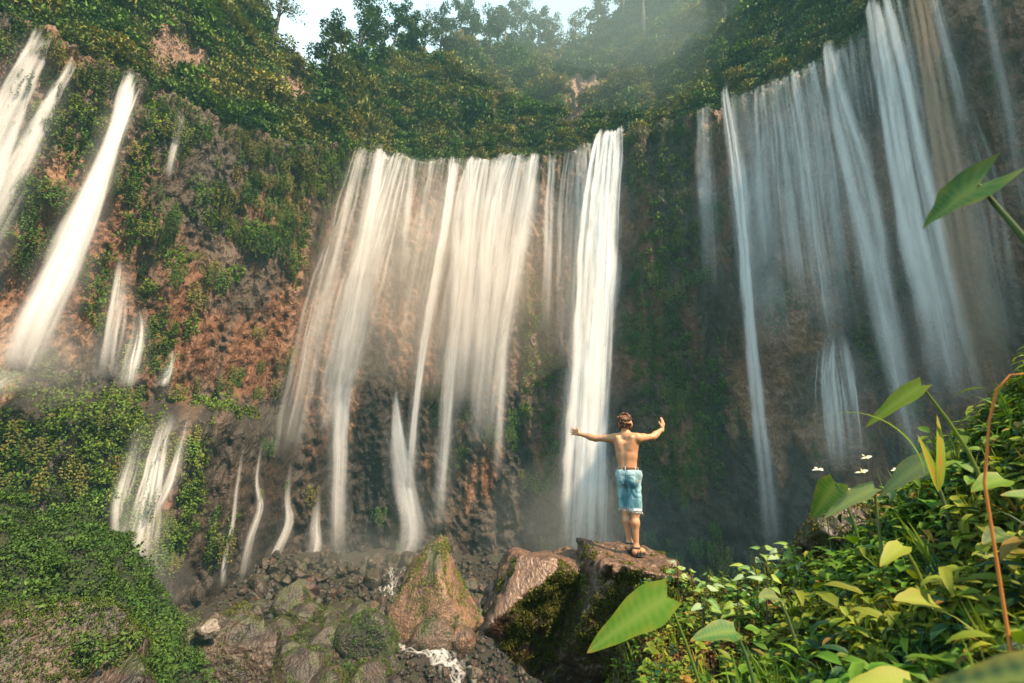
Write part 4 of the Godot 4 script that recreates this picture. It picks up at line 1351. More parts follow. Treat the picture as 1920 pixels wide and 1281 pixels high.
func stream_point(t: float) -> Vector3:
	var pts := [Vector2(-12.4, -58.5), Vector2(-12.0, -55.0), Vector2(-11.2, -50.0), Vector2(-9.7, -45.0), Vector2(-8.6, -41.5), Vector2(-7.3, -38.5), Vector2(-5.6, -36.0), Vector2(-3.6, -34.2), Vector2(-2.5, -32.5), Vector2(-2.2, -30.0), Vector2(-2.0, -26.0)]
	var f := clampf(t, 0.0, 0.9999) * (pts.size() - 1)
	var k := int(f)
	var q: Vector2 = pts[k].lerp(pts[k + 1], f - k)
	return Vector3(q.x, ground_height(q.x, q.y), q.y)


func stream() -> void:
	# a narrow torrent that parts round the stones: many thin white threads on a clear film
	var p := Pile.new()
	for s in 70:
		var wob := rnd.randf() * 300.0
		var t0 := rnd.randf() * 0.7
		var t1 := minf(1.0, t0 + rnd.randf_range(0.12, 0.4))
		var size := rnd.randf_range(0.03, 0.11)
		var off := rnd.randf_range(-0.5, 0.5) + rnd.randf_range(-0.5, 0.5)
		var alpha := rnd.randf_range(0.12, 0.4)
		var rows := 36
		var at := p.v.size()
		for j in rows:
			var q := float(j) / (rows - 1)
			var t := lerpf(t0, t1, q)
			var mid := stream_point(t)
			var d := stream_point(t + 0.01) - stream_point(t - 0.01)
			var side := Vector3(-d.z, 0, d.x).normalized()
			var x := off + big.get_noise_2d(t * 200.0, wob) * 0.9 + fine.get_noise_2d(t * 60.0, wob) * 0.25
			var half := size * (1.0 + 0.7 * fine.get_noise_2d(t * 90.0, wob + 40.0)) * (1.0 + 0.8 * smoothstep(0.6, 0.75, t))
			for i in 5:
				var u := i / 2.0 - 1.0
				var w := mid + side * (x + u * half)
				w.y = ground_height(w.x, w.z) + 0.3 + (1.0 - u * u) * half * 0.6 + fine.get_noise_2d(w.x * 3.0, w.z * 3.0) * 0.08
				p.v.append(w)
				p.n.append((Vector3.UP + side * u * 0.7).normalized())
				p.c.append(Color(0.85, 0.88, 0.89, [0.0, 0.7, 1.0, 0.7, 0.0][i] * alpha * smoothstep(0.0, 0.15, q) * smoothstep(1.0, 0.8, q)))
		for j in rows - 1:
			for i in 4:
				var k := at + j * 5 + i
				p.x.append_array(PackedInt32Array([k, k + 5, k + 1, k + 1, k + 5, k + 6]))
	whole("stream", p.mesh(), spray_mat, "foaming white stream running down between the stones", "", "", "structure")


# ------------------------------------------------------------------ meshing a field of distances

func smin(a: float, b: float, k: float) -> float:
	var h := maxf(k - absf(a - b), 0.0) / k
	return minf(a, b) - h * h * k * 0.25


func bone_field(f: PackedFloat32Array, lo: Vector3, n: Vector3i, cell: float, bones: Array, k: float) -> PackedFloat32Array:
	for b in bones:
		var p: Vector3 = b[0]
		var q: Vector3 = b[1]
		var ra: float = b[2]
		var rb: float = b[3]
		var reach := maxf(ra, rb) + k + cell * 2.0
		var mn := (Vector3(minf(p.x, q.x), minf(p.y, q.y), minf(p.z, q.z)) - Vector3.ONE * reach - lo) / cell
		var mx := (Vector3(maxf(p.x, q.x), maxf(p.y, q.y), maxf(p.z, q.z)) + Vector3.ONE * reach - lo) / cell
		var pq := q - p
		var l2 := maxf(pq.length_squared(), 1e-9)
		for z in range(maxi(int(mn.z), 0), mini(int(mx.z) + 1, n.z)):
			for y in range(maxi(int(mn.y), 0), mini(int(mx.y) + 1, n.y)):
				var at := (z * n.y + y) * n.x
				for x in range(maxi(int(mn.x), 0), mini(int(mx.x) + 1, n.x)):
					var s := Vector3(x, y, z) * cell + lo - p
					var t := clampf(s.dot(pq) / l2, 0.0, 1.0)
					var d := (s - pq * t).length() - lerpf(ra, rb, t)
					var o := f[at + x]
					var h := maxf(k - absf(o - d), 0.0) / k
					f[at + x] = minf(o, d) - h * h * k * 0.25
	return f


func blank(n: Vector3i) -> PackedFloat32Array:
	var f := PackedFloat32Array()
	f.resize(n.x * n.y * n.z)
	f.fill(1.0)
	return f


func surface(f: PackedFloat32Array, lo: Vector3, n: Vector3i, cell: float, into: Pile, paint: Callable) -> void:
	# surface nets: one point in each cell that the surface crosses, one quad round each crossed edge
	var spot := PackedInt32Array()
	spot.resize(f.size())
	spot.fill(-1)
	var steps := [0, 1, n.x, n.x + 1, n.x * n.y, n.x * n.y + 1, n.x * n.y + n.x, n.x * n.y + n.x + 1]
	var edges := [[0, 1], [2, 3], [4, 5], [6, 7], [0, 2], [1, 3], [4, 6], [5, 7], [0, 4], [1, 5], [2, 6], [3, 7]]
	var corner := [Vector3(0, 0, 0), Vector3(1, 0, 0), Vector3(0, 1, 0), Vector3(1, 1, 0), Vector3(0, 0, 1), Vector3(1, 0, 1), Vector3(0, 1, 1), Vector3(1, 1, 1)]
	for z in n.z - 1:
		for y in n.y - 1:
			var row := (z * n.y + y) * n.x
			for x in n.x - 1:
				var at := row + x
				var first := f[at] < 0.0
				var mixed := false
				for k in range(1, 8):
					if (f[at + steps[k]] < 0.0) != first:
						mixed = true
						break
				if not mixed:
					continue
				var sum := Vector3.ZERO
				var hits := 0
				for e in edges:
					var a := f[at + steps[e[0]]]
					var b := f[at + steps[e[1]]]
					if (a < 0.0) != (b < 0.0):
						sum += corner[e[0]].lerp(corner[e[1]], a / (a - b))
						hits += 1
				var p := (Vector3(x, y, z) + sum / hits) * cell + lo
				spot[at] = into.v.size()
				into.v.append(p)
				var g := Vector3.ZERO
				for k in 8:
					g += (corner[k] * 2.0 - Vector3.ONE) * f[at + steps[k]]
				g = g.normalized()
				into.n.append(g)
				into.c.append(paint.call(p, g))
	for z in range(1, n.z - 1):
		for y in range(1, n.y - 1):
			for x in range(1, n.x - 1):
				var at := (z * n.y + y) * n.x + x
				var inside := f[at] < 0.0
				for axis in 3:
					var step: int = [1, n.x, n.x * n.y][axis]
					if (f[at + step] < 0.0) == inside:
						continue
					var s1: int = [n.x, n.x * n.y, 1][axis]
					var s2: int = [n.x * n.y, 1, n.x][axis]
					var a := spot[at]
					var b := spot[at - s1]
					var c := spot[at - s1 - s2]
					var d := spot[at - s2]
					if a < 0 or b < 0 or c < 0 or d < 0:
						continue
					if inside:
						into.x.append_array(PackedInt32Array([a, c, b, a, d, c]))
					else:
						into.x.append_array(PackedInt32Array([a, b, c, a, c, d]))


# ------------------------------------------------------------------ the boulder the man stands on

func block(p: Vector3, planes: Array) -> float:
	var d := -9.0
	for w in planes:
		var e: float = (p - w[0]).dot(w[1])
		# edges are a little rounded
		var h := maxf(0.05 - absf(d - e), 0.0) / 0.05
		d = maxf(d, e) + h * h * 0.0125
	return d


var left_block := []
var right_block := []


func boulder_field(p: Vector3) -> float:
	var a := block(p, left_block)
	var b := block(p, right_block)
	var d := smin(a, b, 0.06)
	if d > 0.3 or d < -0.3:
		return d
	var face := smoothstep(0.0, 0.08, absf((p - left_block[0][0]).dot(left_block[0][1])))
	d += fine.get_noise_3d(p.x * 2.6, p.y * 2.6, p.z * 2.6) * lerpf(0.02, 0.1, face) + fine.get_noise_3d(p.x * 9.0, p.y * 9.0, p.z * 9.0) * lerpf(0.008, 0.035, face)
	d += (0.25 - absf(big.get_noise_3d(p.x * 18.0, p.y * 30.0, p.z * 18.0))) * 0.09 * face
	return d


func near_boulder() -> void:
	var face := Vector3(-0.2, 0.6, 0.77).normalized()
	left_block = [[Vector3(0.4, 10.77, -6.15), face], [Vector3(0.4, 11.04, -6.4), Vector3(0.02, 1, -0.08).normalized()], [Vector3(0.04, 10.65, -6.2), Vector3(-0.9, 0.42, 0.1).normalized()], [Vector3(0.1, 10.0, -6.1), Vector3(-0.72, -0.68, 0.1).normalized()], [Vector3(0.44, 10.71, -6.09), Vector3(0.517, -0.47, 0.717).normalized()], [Vector3(0.2, 10.3, -6.0), Vector3(-0.15, -0.5, 0.85).normalized()], [Vector3(1.5, 10, -6), Vector3.RIGHT], [Vector3(0, 10, -7.3), Vector3.FORWARD], [Vector3(0, 8.7, 0), Vector3.DOWN], [Vector3(0.6, 10.93, -6.1), Vector3(0.35, 0.9, 0.2).normalized()]]
	right_block = [[Vector3(1.5, 11.1, -6.25), Vector3(0.1, 0.97, 0.12).normalized()], [Vector3(1.4, 10.95, -5.72), Vector3(0.0, -0.42, 0.9).normalized()], [Vector3(1.1, 10.9, -6.1), Vector3(-0.95, 0.25, 0.12).normalized()], [Vector3(2.3, 10, -6), Vector3.RIGHT], [Vector3(0, 10, -7.0), Vector3.FORWARD], [Vector3(0, 8.7, 0), Vector3.DOWN], [Vector3(1.3, 10.55, -5.72), Vector3(-0.25, -0.6, 0.75).normalized()]]
	var lo := Vector3(-0.45, 8.9, -7.3)
	var cell := 0.034
	var n := Vector3i(80, 69, 52)
	var f := blank(n)
	for z in n.z:
		for y in n.y:
			for x in n.x:
				f[(z * n.y + y) * n.x + x] = boulder_field(lo + Vector3(x, y, z) * cell)
	var pile := Pile.new()
	surface(f, lo, n, cell, pile, func(p: Vector3, g: Vector3) -> Color:
		var k := fine.get_noise_3d(p.x * 5.0, p.y * 5.0, p.z * 5.0)
		var c := Color(0.1, 0.062, 0.04).lerp(Color(0.05, 0.038, 0.03), smoothstep(-0.2, 0.3, k))
		var bare := smoothstep(0.72, 0.9, g.dot(face) + k * 0.12)
		if g.y > 0.8:
			bare = maxf(bare, smoothstep(-0.3, 0.1, k + 0.15))
		c = c.lerp(Color(0.21, 0.122, 0.074) * (1.0 + 0.35 * k), bare)
		return c)
	var o := thing("boulder", "big wet brown boulder with a mossy dark front, under the man's feet", "boulder", "", Vector3.ZERO)
	var wet := rocky(1.3, 2.5, 0.42)
	part("stone", pile.mesh(), wet, o)
	var places := []
	var tints := []
	for i in 24000:
		var k := rnd.randi() % pile.v.size()
		var p := pile.v[k]
		var g := pile.n[k]
		if p.z < -6.9 or p.y < 9.3:
			continue
		var keep := 0.95 if g.z > 0.4 and g.y < 0.5 else 0.0
		if g.y > 0.3 and p.x > 0.75:
			keep = 0.55 * smoothstep(-0.1, 0.2, fine.get_noise_3d(p.x * 3.0, p.y * 3.0, p.z * 3.0))
			if Vector2(p.x - 1.64, p.z + 6.2).length() < 0.28:
				keep = 0.0
		if g.dot(face) > 0.86 and p.x < 0.8:
			keep = 0.0
		if p.y < 10.0 and p.x < 0.5:
			keep *= 0.15
		keep *= smoothstep(-0.25, 0.1, fine.get_noise_3d(p.x * 1.6 + 40.0, p.y * 1.6, p.z * 1.6))
		if rnd.randf() > keep:
			continue
		places.append(grown(g, 0.15, 0.085, p))
		tints.append(vary(Color(0.07, 0.085, 0.02).lerp(Color(0.16, 0.17, 0.03), rnd.randf() * 0.6), 0.5))
	scatter("moss", tuft_small, moss_mat, places, tints, o)


func boulder_top(x: float, z: float) -> float:
	var y := 11.5
	while y > 10.5 and boulder_field(Vector3(x, y, z)) > 0.0:
		y -= 0.004
	return y


# ------------------------------------------------------------------ the man

func hand(into: Pile, wrist: Vector3, along: Vector3, back: Vector3, thumb_side: Vector3, spread: float, curl: float, skin: Callable) -> void:
	# back: out of the back of the hand; thumb_side: towards the thumb
	along = along.normalized()
	thumb_side = (thumb_side - along * thumb_side.dot(along)).normalized()
	back = (back - along * back.dot(along) - thumb_side * back.dot(thumb_side)).normalized()
	var bones := []
	bones.append([wrist - along * 0.03, wrist + along * 0.012, 0.027, 0.026])
	for k in 4:
		var s := (k - 1.5) * 0.021
		var knuckle := wrist + along * (0.088 - absf(k - 1.2) * 0.005) - thumb_side * s
		bones.append([wrist + along * 0.018 - thumb_side * s * 0.6, knuckle, 0.017, 0.0125])
		var length: float = [0.074, 0.082, 0.076, 0.06][k]
		var d := (along - thumb_side * s * spread * 14.0).normalized()
		var p := knuckle
		var radii := [0.0105, 0.0095, 0.0088, 0.0078]
		for j in 3:
			var q: Vector3 = p + d * length * [0.42, 0.32, 0.26][j]
			bones.append([p, q, radii[j], radii[j + 1]])
			p = q
			d = (d - back * curl * (0.5 + 0.3 * j)).normalized()
	var root := wrist + along * 0.025 + thumb_side * 0.026
	var bend := root + (along * 0.55 + thumb_side * 0.75 - back * 0.3).normalized() * 0.045
	bones.append([wrist + along * 0.012 + thumb_side * 0.012, root, 0.018, 0.016])
	bones.append([root, bend, 0.0145, 0.0115])
	bones.append([bend, bend + (along * 0.8 + thumb_side * 0.5 - back * 0.15).normalized() * 0.034, 0.0115, 0.0085])
	var mn := Vector3.ONE * 99.0
	var mx := -mn
	for b in bones:
		for e in 2:
			mn = mn.min(b[e])
			mx = mx.max(b[e])
	var lo := mn - Vector3.ONE * 0.045
	var cell := 0.0045
	var size := (mx - mn + Vector3.ONE * 0.09) / cell
	var n := Vector3i(int(size.x) + 1, int(size.y) + 1, int(size.z) + 1)
	surface(bone_field(blank(n), lo, n, cell, bones, 0.009), lo, n, cell, into, skin)


func person() -> void:
	var base := Vector3(1.64, 0, -6.27)
	var yaw := deg_to_rad(-14.5)
	var fl := Vector3(-0.015, 0, -0.045)
	var fr := Vector3(0.065, 0, 0.05)
	var turn := Basis(Vector3.UP, yaw)
	var yl := boulder_top((turn * fl + base).x, (turn * fl + base).z)
	var yr := boulder_top((turn * fr + base).x, (turn * fr + base).z)
	base.y = (yl + yr) * 0.5
	var dl := yl - base.y + 0.022
	var dr := yr - base.y + 0.022
	var o := thing("person", "shirtless man with curly brown hair in cut-off denim shorts, arms spread wide, seen from behind", "person", "", base)
	o.rotation.y = yaw
	var r := Vector3(0.94, 0, 0.34)
	var f := Vector3(0.34, 0, -0.94)
	var lean := Vector3(-0.03, 0, 0.0)
	var hips := Vector3(-0.005, 0.93, 0)
	var chest := Vector3(-0.025, 1.43, 0)
	var sl := chest - r * 0.16 + Vector3(0, 0.005, 0)
	var sr := chest + r * 0.16 + Vector3(0, 0.005, 0)
	var el := Vector3(-0.45, 1.435, -0.15)
	var wl := Vector3(-0.68, 1.5, -0.24)
	var er := Vector3(0.33, 1.475, -0.13)
	var wr := Vector3(0.465, 1.6, -0.28)
	var kl := Vector3(-0.05, 0.495, -0.045)
	var kr := Vector3(0.068, 0.495, 0.03)
	var al := fl + Vector3(0, 0.085 + dl, 0.0)
	var ar := fr + Vector3(0, 0.085 + dr, 0.0)
	var head := Vector3(-0.045, 1.635, 0.0) + f * 0.02
	var bones := [
		[hips - r * 0.065, hips + r * 0.065, 0.094, 0.094], [hips - r * 0.06 - f * 0.05 - Vector3(0, 0.05, 0), hips - r * 0.06 - f * 0.05 + Vector3(0, 0.02, 0), 0.075, 0.07], [hips + r * 0.06 - f * 0.05 - Vector3(0, 0.05, 0), hips + r * 0.06 - f * 0.05 + Vector3(0, 0.02, 0), 0.075, 0.07],
		[Vector3(-0.015, 1.02, 0) - r * 0.04, chest - r * 0.052 - Vector3(0, 0.22, 0), 0.077, 0.083], [Vector3(-0.015, 1.02, 0) + r * 0.04, chest + r * 0.052 - Vector3(0, 0.22, 0), 0.077, 0.083],
		[chest - r * 0.052 - Vector3(0, 0.22, 0), chest - r * 0.073 - Vector3(0, 0.06, 0), 0.083, 0.084], [chest + r * 0.052 - Vector3(0, 0.22, 0), chest + r * 0.073 - Vector3(0, 0.06, 0), 0.083, 0.084],
		[chest - r * 0.105 - Vector3(0, 0.14, 0), chest - r * 0.125 - Vector3(0, 0.03, 0), 0.04, 0.055], [chest + r * 0.105 - Vector3(0, 0.14, 0), chest + r * 0.125 - Vector3(0, 0.03, 0), 0.04, 0.055],
		[chest - f * 0.055 - r * 0.032 - Vector3(0, 0.38, 0), chest - f * 0.06 - r * 0.034 - Vector3(0, 0.08, 0), 0.036, 0.036], [chest - f * 0.055 + r * 0.032 - Vector3(0, 0.38, 0), chest - f * 0.06 + r * 0.034 - Vector3(0, 0.08, 0), 0.036, 0.036],
		[chest - f * 0.065 - r * 0.1 + Vector3(0, 0.005, 0), chest - f * 0.06 - r * 0.07 - Vector3(0, 0.13, 0), 0.04, 0.034], [chest - f * 0.065 + r * 0.1 + Vector3(0, 0.005, 0), chest - f * 0.06 + r * 0.07 - Vector3(0, 0.13, 0), 0.04, 0.034],
		[sl, sr, 0.05, 0.05], [chest + Vector3(0, 0.045, 0), sl + Vector3(0, 0.015, 0), 0.05, 0.045], [chest + Vector3(0, 0.045, 0), sr + Vector3(0, 0.015, 0), 0.05, 0.045],
		[chest + Vector3(0, 0.02, 0), head - Vector3(0, 0.07, 0), 0.058, 0.052], [head + Vector3(0, 0.01, 0) - f * 0.015, head + Vector3(0, 0.02, 0) + f * 0.02, 0.09, 0.085], [head + f * 0.03 - Vector3(0, 0.02, 0), head + f * 0.065 - Vector3(0, 0.075, 0), 0.062, 0.034],
		[head + f * 0.1, head + f * 0.115 - Vector3(0, 0.02, 0), 0.01, 0.013], [head - r * 0.088 - f * 0.005, head - r * 0.094 - Vector3(0, 0.03, 0), 0.014, 0.011], [head + r * 0.088 - f * 0.005, head + r * 0.094 - Vector3(0, 0.03, 0), 0.014, 0.011],
		[sl, sl.lerp(el, 0.35), 0.056, 0.05], [sl.lerp(el, 0.35), el, 0.05, 0.039], [el, el.lerp(wl, 0.3), 0.039, 0.041], [el.lerp(wl, 0.3), wl, 0.041, 0.026],
		[sr, sr.lerp(er, 0.35), 0.056, 0.05], [sr.lerp(er, 0.35), er, 0.05, 0.039], [er, er.lerp(wr, 0.3), 0.039, 0.041], [er.lerp(wr, 0.3), wr, 0.041, 0.026],
		[hips - r * 0.075 - Vector3(0, 0.05, 0), kl, 0.076, 0.048], [hips + r * 0.075 - Vector3(0, 0.05, 0), kr, 0.076, 0.048],
		[kl, kl.lerp(al, 0.3) - f * 0.018, 0.045, 0.05], [kl.lerp(al, 0.3) - f * 0.018, al, 0.05, 0.03], [kr, kr.lerp(ar, 0.3) - f * 0.018, 0.045, 0.05], [kr.lerp(ar, 0.3) - f * 0.018, ar, 0.05, 0.03],
	]
	for s in 2:
		var a := al if s == 0 else ar
		var toe := (f + r * (-0.12 if s == 0 else 0.2)).normalized()
		var ground := a - Vector3(0, 0.085 - 0.03, 0)
		bones.append([a, ground - toe * 0.03, 0.03, 0.028])
		bones.append([a + Vector3(0, -0.015, 0), ground + toe * 0.12, 0.034, 0.026])
		bones.append([ground - toe * 0.03, ground + toe * 0.12, 0.03, 0.03])
		for t in 5:
			var out_ := toe.cross(Vector3.UP) * (t - 2) * 0.016 * (1.0 if s == 1 else -1.0)
			bones.append([ground + toe * 0.12 + out_, ground + toe * (0.175 - 0.009 * t) + out_ - Vector3(0, 0.012, 0), 0.013, 0.0105])
	var lo := Vector3(-0.76, -0.06, -0.42)
	var cell := 0.0115
	var n := Vector3i(114, 158, 64)
	var skin := func(p: Vector3, _g: Vector3) -> Color:
		var k := fine.get_noise_3d(p.x * 20.0, p.y * 20.0, p.z * 20.0)
		return Color(0.41, 0.205, 0.105) * (1.0 + 0.1 * k)
	var body := Pile.new()
	surface(bone_field(blank(n), lo, n, cell, bones, 0.04), lo, n, cell, body, skin)
	hand(body, wl, Vector3(-0.8, 0.3, -0.42), Vector3(0.25, 0.2, -0.9), Vector3(0.2, 0.95, 0.1), 0.5, 0.22, skin)
	hand(body, wr, Vector3(0.12, 0.85, -0.35), Vector3(0.75, -0.1, 0.5), Vector3(-0.4, 0.2, 0.75), 1.1, 0.25, skin)
	var skin_mat := plain(0.45)
	skin_mat.subsurf_scatter_enabled = true
	skin_mat.subsurf_scatter_strength = 0.12
	var b := part("body", body.mesh(), skin_mat, o)
	# shorts
	var cloth := [
		[hips - r * 0.07 + Vector3(0, 0.04, 0), hips + r * 0.07 + Vector3(0, 0.04, 0), 0.108, 0.108], [hips - r * 0.062 - f * 0.05 - Vector3(0, 0.05, 0), hips - r * 0.06 - f * 0.045 + Vector3(0, 0.02, 0), 0.085, 0.082], [hips + r * 0.062 - f * 0.05 - Vector3(0, 0.05, 0), hips + r * 0.06 - f * 0.045 + Vector3(0, 0.02, 0), 0.085, 0.082],
		[hips - r * 0.072 - Vector3(0, 0.04, 0), kl - r * 0.008, 0.086, 0.083], [hips + r * 0.072 - Vector3(0, 0.04, 0), kr + r * 0.006, 0.086, 0.08],
	]
	var slo := Vector3(-0.32, 0.42, -0.32)
	var scell := 0.009
	var sn := Vector3i(72, 74, 72)
	var sf := bone_field(blank(sn), slo, sn, scell, cloth, 0.03)
	for z in sn.z:
		for y in sn.y:
			for x in sn.x:
				var p := slo + Vector3(x, y, z) * scell
				var i := (z * sn.y + y) * sn.x + x
				var d := sf[i] + sin(p.y * 38.0 + p.x * 30.0 + 6.0 * fine.get_noise_3d(p.x * 9.0, p.y * 9.0, p.z * 9.0)) * 0.0035
				var hem: float = 0.525 + 0.012 * fine.get_noise_3d(p.x * 30.0, 0.0, p.z * 30.0) + (0.012 if p.dot(r) < 0.0 else -0.012)
				sf[i] = maxf(d, maxf(hem - p.y, p.y - 1.022))
	var denim := Pile.new()
	surface(sf, slo, sn, scell, denim, func(p: Vector3, g: Vector3) -> Color:
		var k := fine.get_noise_3d(p.x * 14.0, p.y * 5.0, p.z * 14.0)
		var c := Color(0.04, 0.14, 0.19).lerp(Color(0.18, 0.34, 0.39), smoothstep(-0.35, 0.35, k))
		# washed out seat, darker side and middle seams, pocket edges
		c = c.lerp(Color(0.3, 0.44, 0.47), smoothstep(0.86, 0.96, p.y) * 0.5)
		var s := p.dot(r)
		var back := p.dot(f) < -0.02
		if absf(s - hips.dot(r)) < 0.008 and p.y > 0.75 and back:
			c = c * 0.45
		for pocket in [-0.075, 0.075]:
			var u := absf(s - pocket)
			if back and absf(u - 0.052) < 0.006 and p.y > 0.82 and p.y < 0.95 or back and absf(p.y - 0.95) < 0.006 and u < 0.052:
				c = c * 0.55
		if p.y < 0.56:
			c = c.lerp(Color(0.62, 0.68, 0.68), smoothstep(0.555, 0.53, p.y + k * 0.012))
		return c)
	var denim_mat := plain(0.9)
	denim_mat.rim_enabled = true
	denim_mat.rim = 0.2
	var shorts := part("shorts", denim.mesh(), denim_mat, o)
	# frayed white threads round both hems
	var fray := Pile.new()
	for i in 150:
		var which := i % 2
		var c: Vector3 = (hips - r * 0.072).lerp(kl - r * 0.008, 0.9) if which == 0 else (hips + r * 0.072).lerp(kr + r * 0.006, 0.9)
		var a := rnd.randf() * TAU
		var q: Vector3 = Vector3(c.x + cos(a) * 0.083, 0.537 if which == 0 else 0.515, c.z + sin(a) * 0.083)
		fray.chip(q, Vector3(cos(a) * 0.008 + rnd.randf_range(-0.012, 0.012), -rnd.randf_range(0.012, 0.04), sin(a) * 0.008), Vector3(cos(a), 0, sin(a)), 0.005, Color(0.68, 0.72, 0.72))
	part("frayed_hem", fray.mesh(), denim_mat, shorts)
	# belt with loops
	var belt := Pile.new()
	var rows := [[1.018, 0.008], [1.018, 0.014], [1.052, 0.014], [1.052, 0.006]]
	var ring := 40
	for j in 4:
		for i in ring:
			var a := TAU * i / ring
			var d := r * cos(a) * 0.12 + f * sin(a) * 0.088
			var out_ := (r * cos(a) / 0.12 + f * sin(a) / 0.088).normalized()
			belt.v.append(Vector3(-0.013, rows[j][0], 0) + d + out_ * rows[j][1])
			belt.n.append(out_)
			belt.c.append(Color(0.13, 0.05, 0.025))
	for j in 3:
		for i in ring:
			var a := j * ring + i
			var c := j * ring + (i + 1) % ring
			belt.x.append_array(PackedInt32Array([a, a + ring, c, c, a + ring, c + ring]))
	var strap := part("belt", belt.mesh(), plain(0.5), o)
	for i in 6:
		var a := TAU * (i + 0.5) / 6.0
		var d := r * cos(a) * 0.12 + f * sin(a) * 0.088
		var out_ := (r * cos(a) / 0.12 + f * sin(a) / 0.088).normalized()
		var l := Pile.new()
		l.tube([Vector3(-0.013, 1.0, 0) + d + out_ * 0.016, Vector3(-0.013, 1.035, 0) + d + out_ * 0.02, Vector3(-0.013, 1.062, 0) + d + out_ * 0.012], [0.005, 0.005, 0.005], 5, Color(0.4, 0.52, 0.56))
		part("belt_loop", l.mesh(), denim_mat, shorts)
	# hair: a mop of curls
	var curls := []
	var crown := head + Vector3(0, 0.028, 0) - f * 0.012
	curls.append([crown - f * 0.005, crown + f * 0.02, 0.09, 0.083])
	for i in 150:
		var d := any_dir()
		if d.dot(f) > 0.45 and d.y < 0.35:
			continue
		if d.y < -0.75:
			continue
		var q := crown + Vector3(d.x * 0.093, d.y * 0.112, d.z * 0.093)
		if d.y < 0.0:
			q -= Vector3(0, 0.012, 0)
		var t := any_dir() * 0.013
		curls.append([q - t, q + t, rnd.randf_range(0.009, 0.017), rnd.randf_range(0.009, 0.015)])
	var hlo := crown - Vector3.ONE * 0.17
	var hn := Vector3i(57, 57, 57)
	var hair := Pile.new()
	surface(bone_field(blank(hn), hlo, hn, 0.006, curls, 0.006), hlo, hn, 0.006, hair, func(p: Vector3, g: Vector3) -> Color:
		var k := fine.get_noise_3d(p.x * 40.0, p.y * 40.0, p.z * 40.0)
		var out_ := (p - crown).length()
		return Color(0.03, 0.012, 0.007).lerp(Color(0.13, 0.05, 0.022), smoothstep(-0.3, 0.4, k)))
	part("hair", hair.mesh(), plain(0.7), o)
	# sandals
	for s in 2:
		var a := al if s == 0 else ar
		var toe := (f + r * (-0.12 if s == 0 else 0.2)).normalized()
		var side := toe.cross(Vector3.UP)
		var ground := a - Vector3(0, 0.085, 0)
		var sole := Pile.new()
		for j in 2:
			for i in 24:
				var t := TAU * i / 24.0
				var p := ground + toe * (0.07 + cos(t) * 0.135) + side * sin(t) * (0.043 if cos(t) < 0.0 else 0.05) + Vector3(0, -0.022 + 0.024 * j, 0)
				sole.v.append(p)
				sole.n.append((toe * cos(t) + side * sin(t)).normalized())
				sole.c.append(Color(0.018, 0.018, 0.02))
		for i in 24:
			var k := (i + 1) % 24
			sole.x.append_array(PackedInt32Array([i, i + 24, k, k, i + 24, k + 24]))
		for j in 2:
			var m := sole.v.size()
			sole.v.append(ground + toe * 0.07 + Vector3(0, -0.022 + 0.024 * j, 0))
			sole.n.append(Vector3.UP * (1 if j else -1))
			sole.c.append(Color(0.018, 0.018, 0.02))
			for i in 24:
				sole.x.append_array(PackedInt32Array([m, j * 24 + i, j * 24 + (i + 1) % 24]))
		var sandal := part("sandal", sole.mesh(), plain(0.8), o)
		for band in [[-0.03, 0.06, 0.042], [0.03, 0.062, 0.044], [0.11, 0.045, 0.046]]:
			var st := Pile.new()
			var arc := []
			for i in 9:
				var t := PI * i / 8.0
				arc.append(ground + toe * band[0] + side * cos(t) * band[2] + Vector3(0, sin(t) * band[1] + 0.002, 0))
			st.tube(arc, [0.013, 0.013, 0.013, 0.013, 0.013, 0.013, 0.013, 0.013, 0.013], 6, Color(0.02, 0.02, 0.022))
			part("strap", st.mesh(), plain(0.8), sandal)
		var ankle := Pile.new()
		var loop := []
		var thick := []
		for i in 17:
			var t := TAU * i / 16.0
			loop.append(a + Vector3(0, -0.01, 0) + toe * cos(t) * 0.042 - toe * 0.004 + side * sin(t) * 0.04)
			thick.append(0.014)
		ankle.tube(loop, thick, 6, Color(0.02, 0.02, 0.022))
		part("strap", ankle.mesh(), plain(0.8), sandal)


# ------------------------------------------------------------------ plants of the near slope

func slope_point(az: float, r: float) -> Vector3:
	return polar(az, r, slope_height(az, r))


func sprig(leaves: int, height: float, length: float, width: float, droop: float, color: Color) -> Pile:
	var p := Pile.new()
	p.tube([Vector3(0, -0.03, 0), Vector3(0.01, height * 0.5, 0), Vector3(0.0, height, 0.01)], [0.004, 0.003, 0.002], 4, color * 0.7)
	for i in leaves:
		var a := i * 2.4 + rnd.randf() * 0.5
		var h := height * lerpf(0.3, 1.0, float(i) / maxi(leaves - 1, 1))
		var d := Vector3(cos(a), rnd.randf_range(0.15, 0.75), sin(a)).normalized()
		var tone := vary(color, 0.2)
		p.leaf(Vector3(0, h, 0), d, Vector3.UP, length * rnd.randf_range(0.7, 1.25), width * rnd.randf_range(0.8, 1.2), droop * rnd.randf_range(0.6, 1.5), tone, tone.lerp(Color(0.3, 0.4, 0.1), 0.3), 4)
	return p


func blades(count: int, length: float, width: float, color: Color) -> Pile:
	var p := Pile.new()
	for i in count:
		var a := rnd.randf() * TAU
		var d := Vector3(cos(a) * 0.5, 1.0, sin(a) * 0.5).normalized()
		p.leaf(Vector3(rnd.randf_range(-0.04, 0.04), -0.01, rnd.randf_range(-0.04, 0.04)), d, Vector3(cos(a), 0.3, sin(a)), length * rnd.randf_range(0.6, 1.3), width, -rnd.randf_range(0.5, 1.6) * -1.0, vary(color, 0.25), color, 5)
	return p


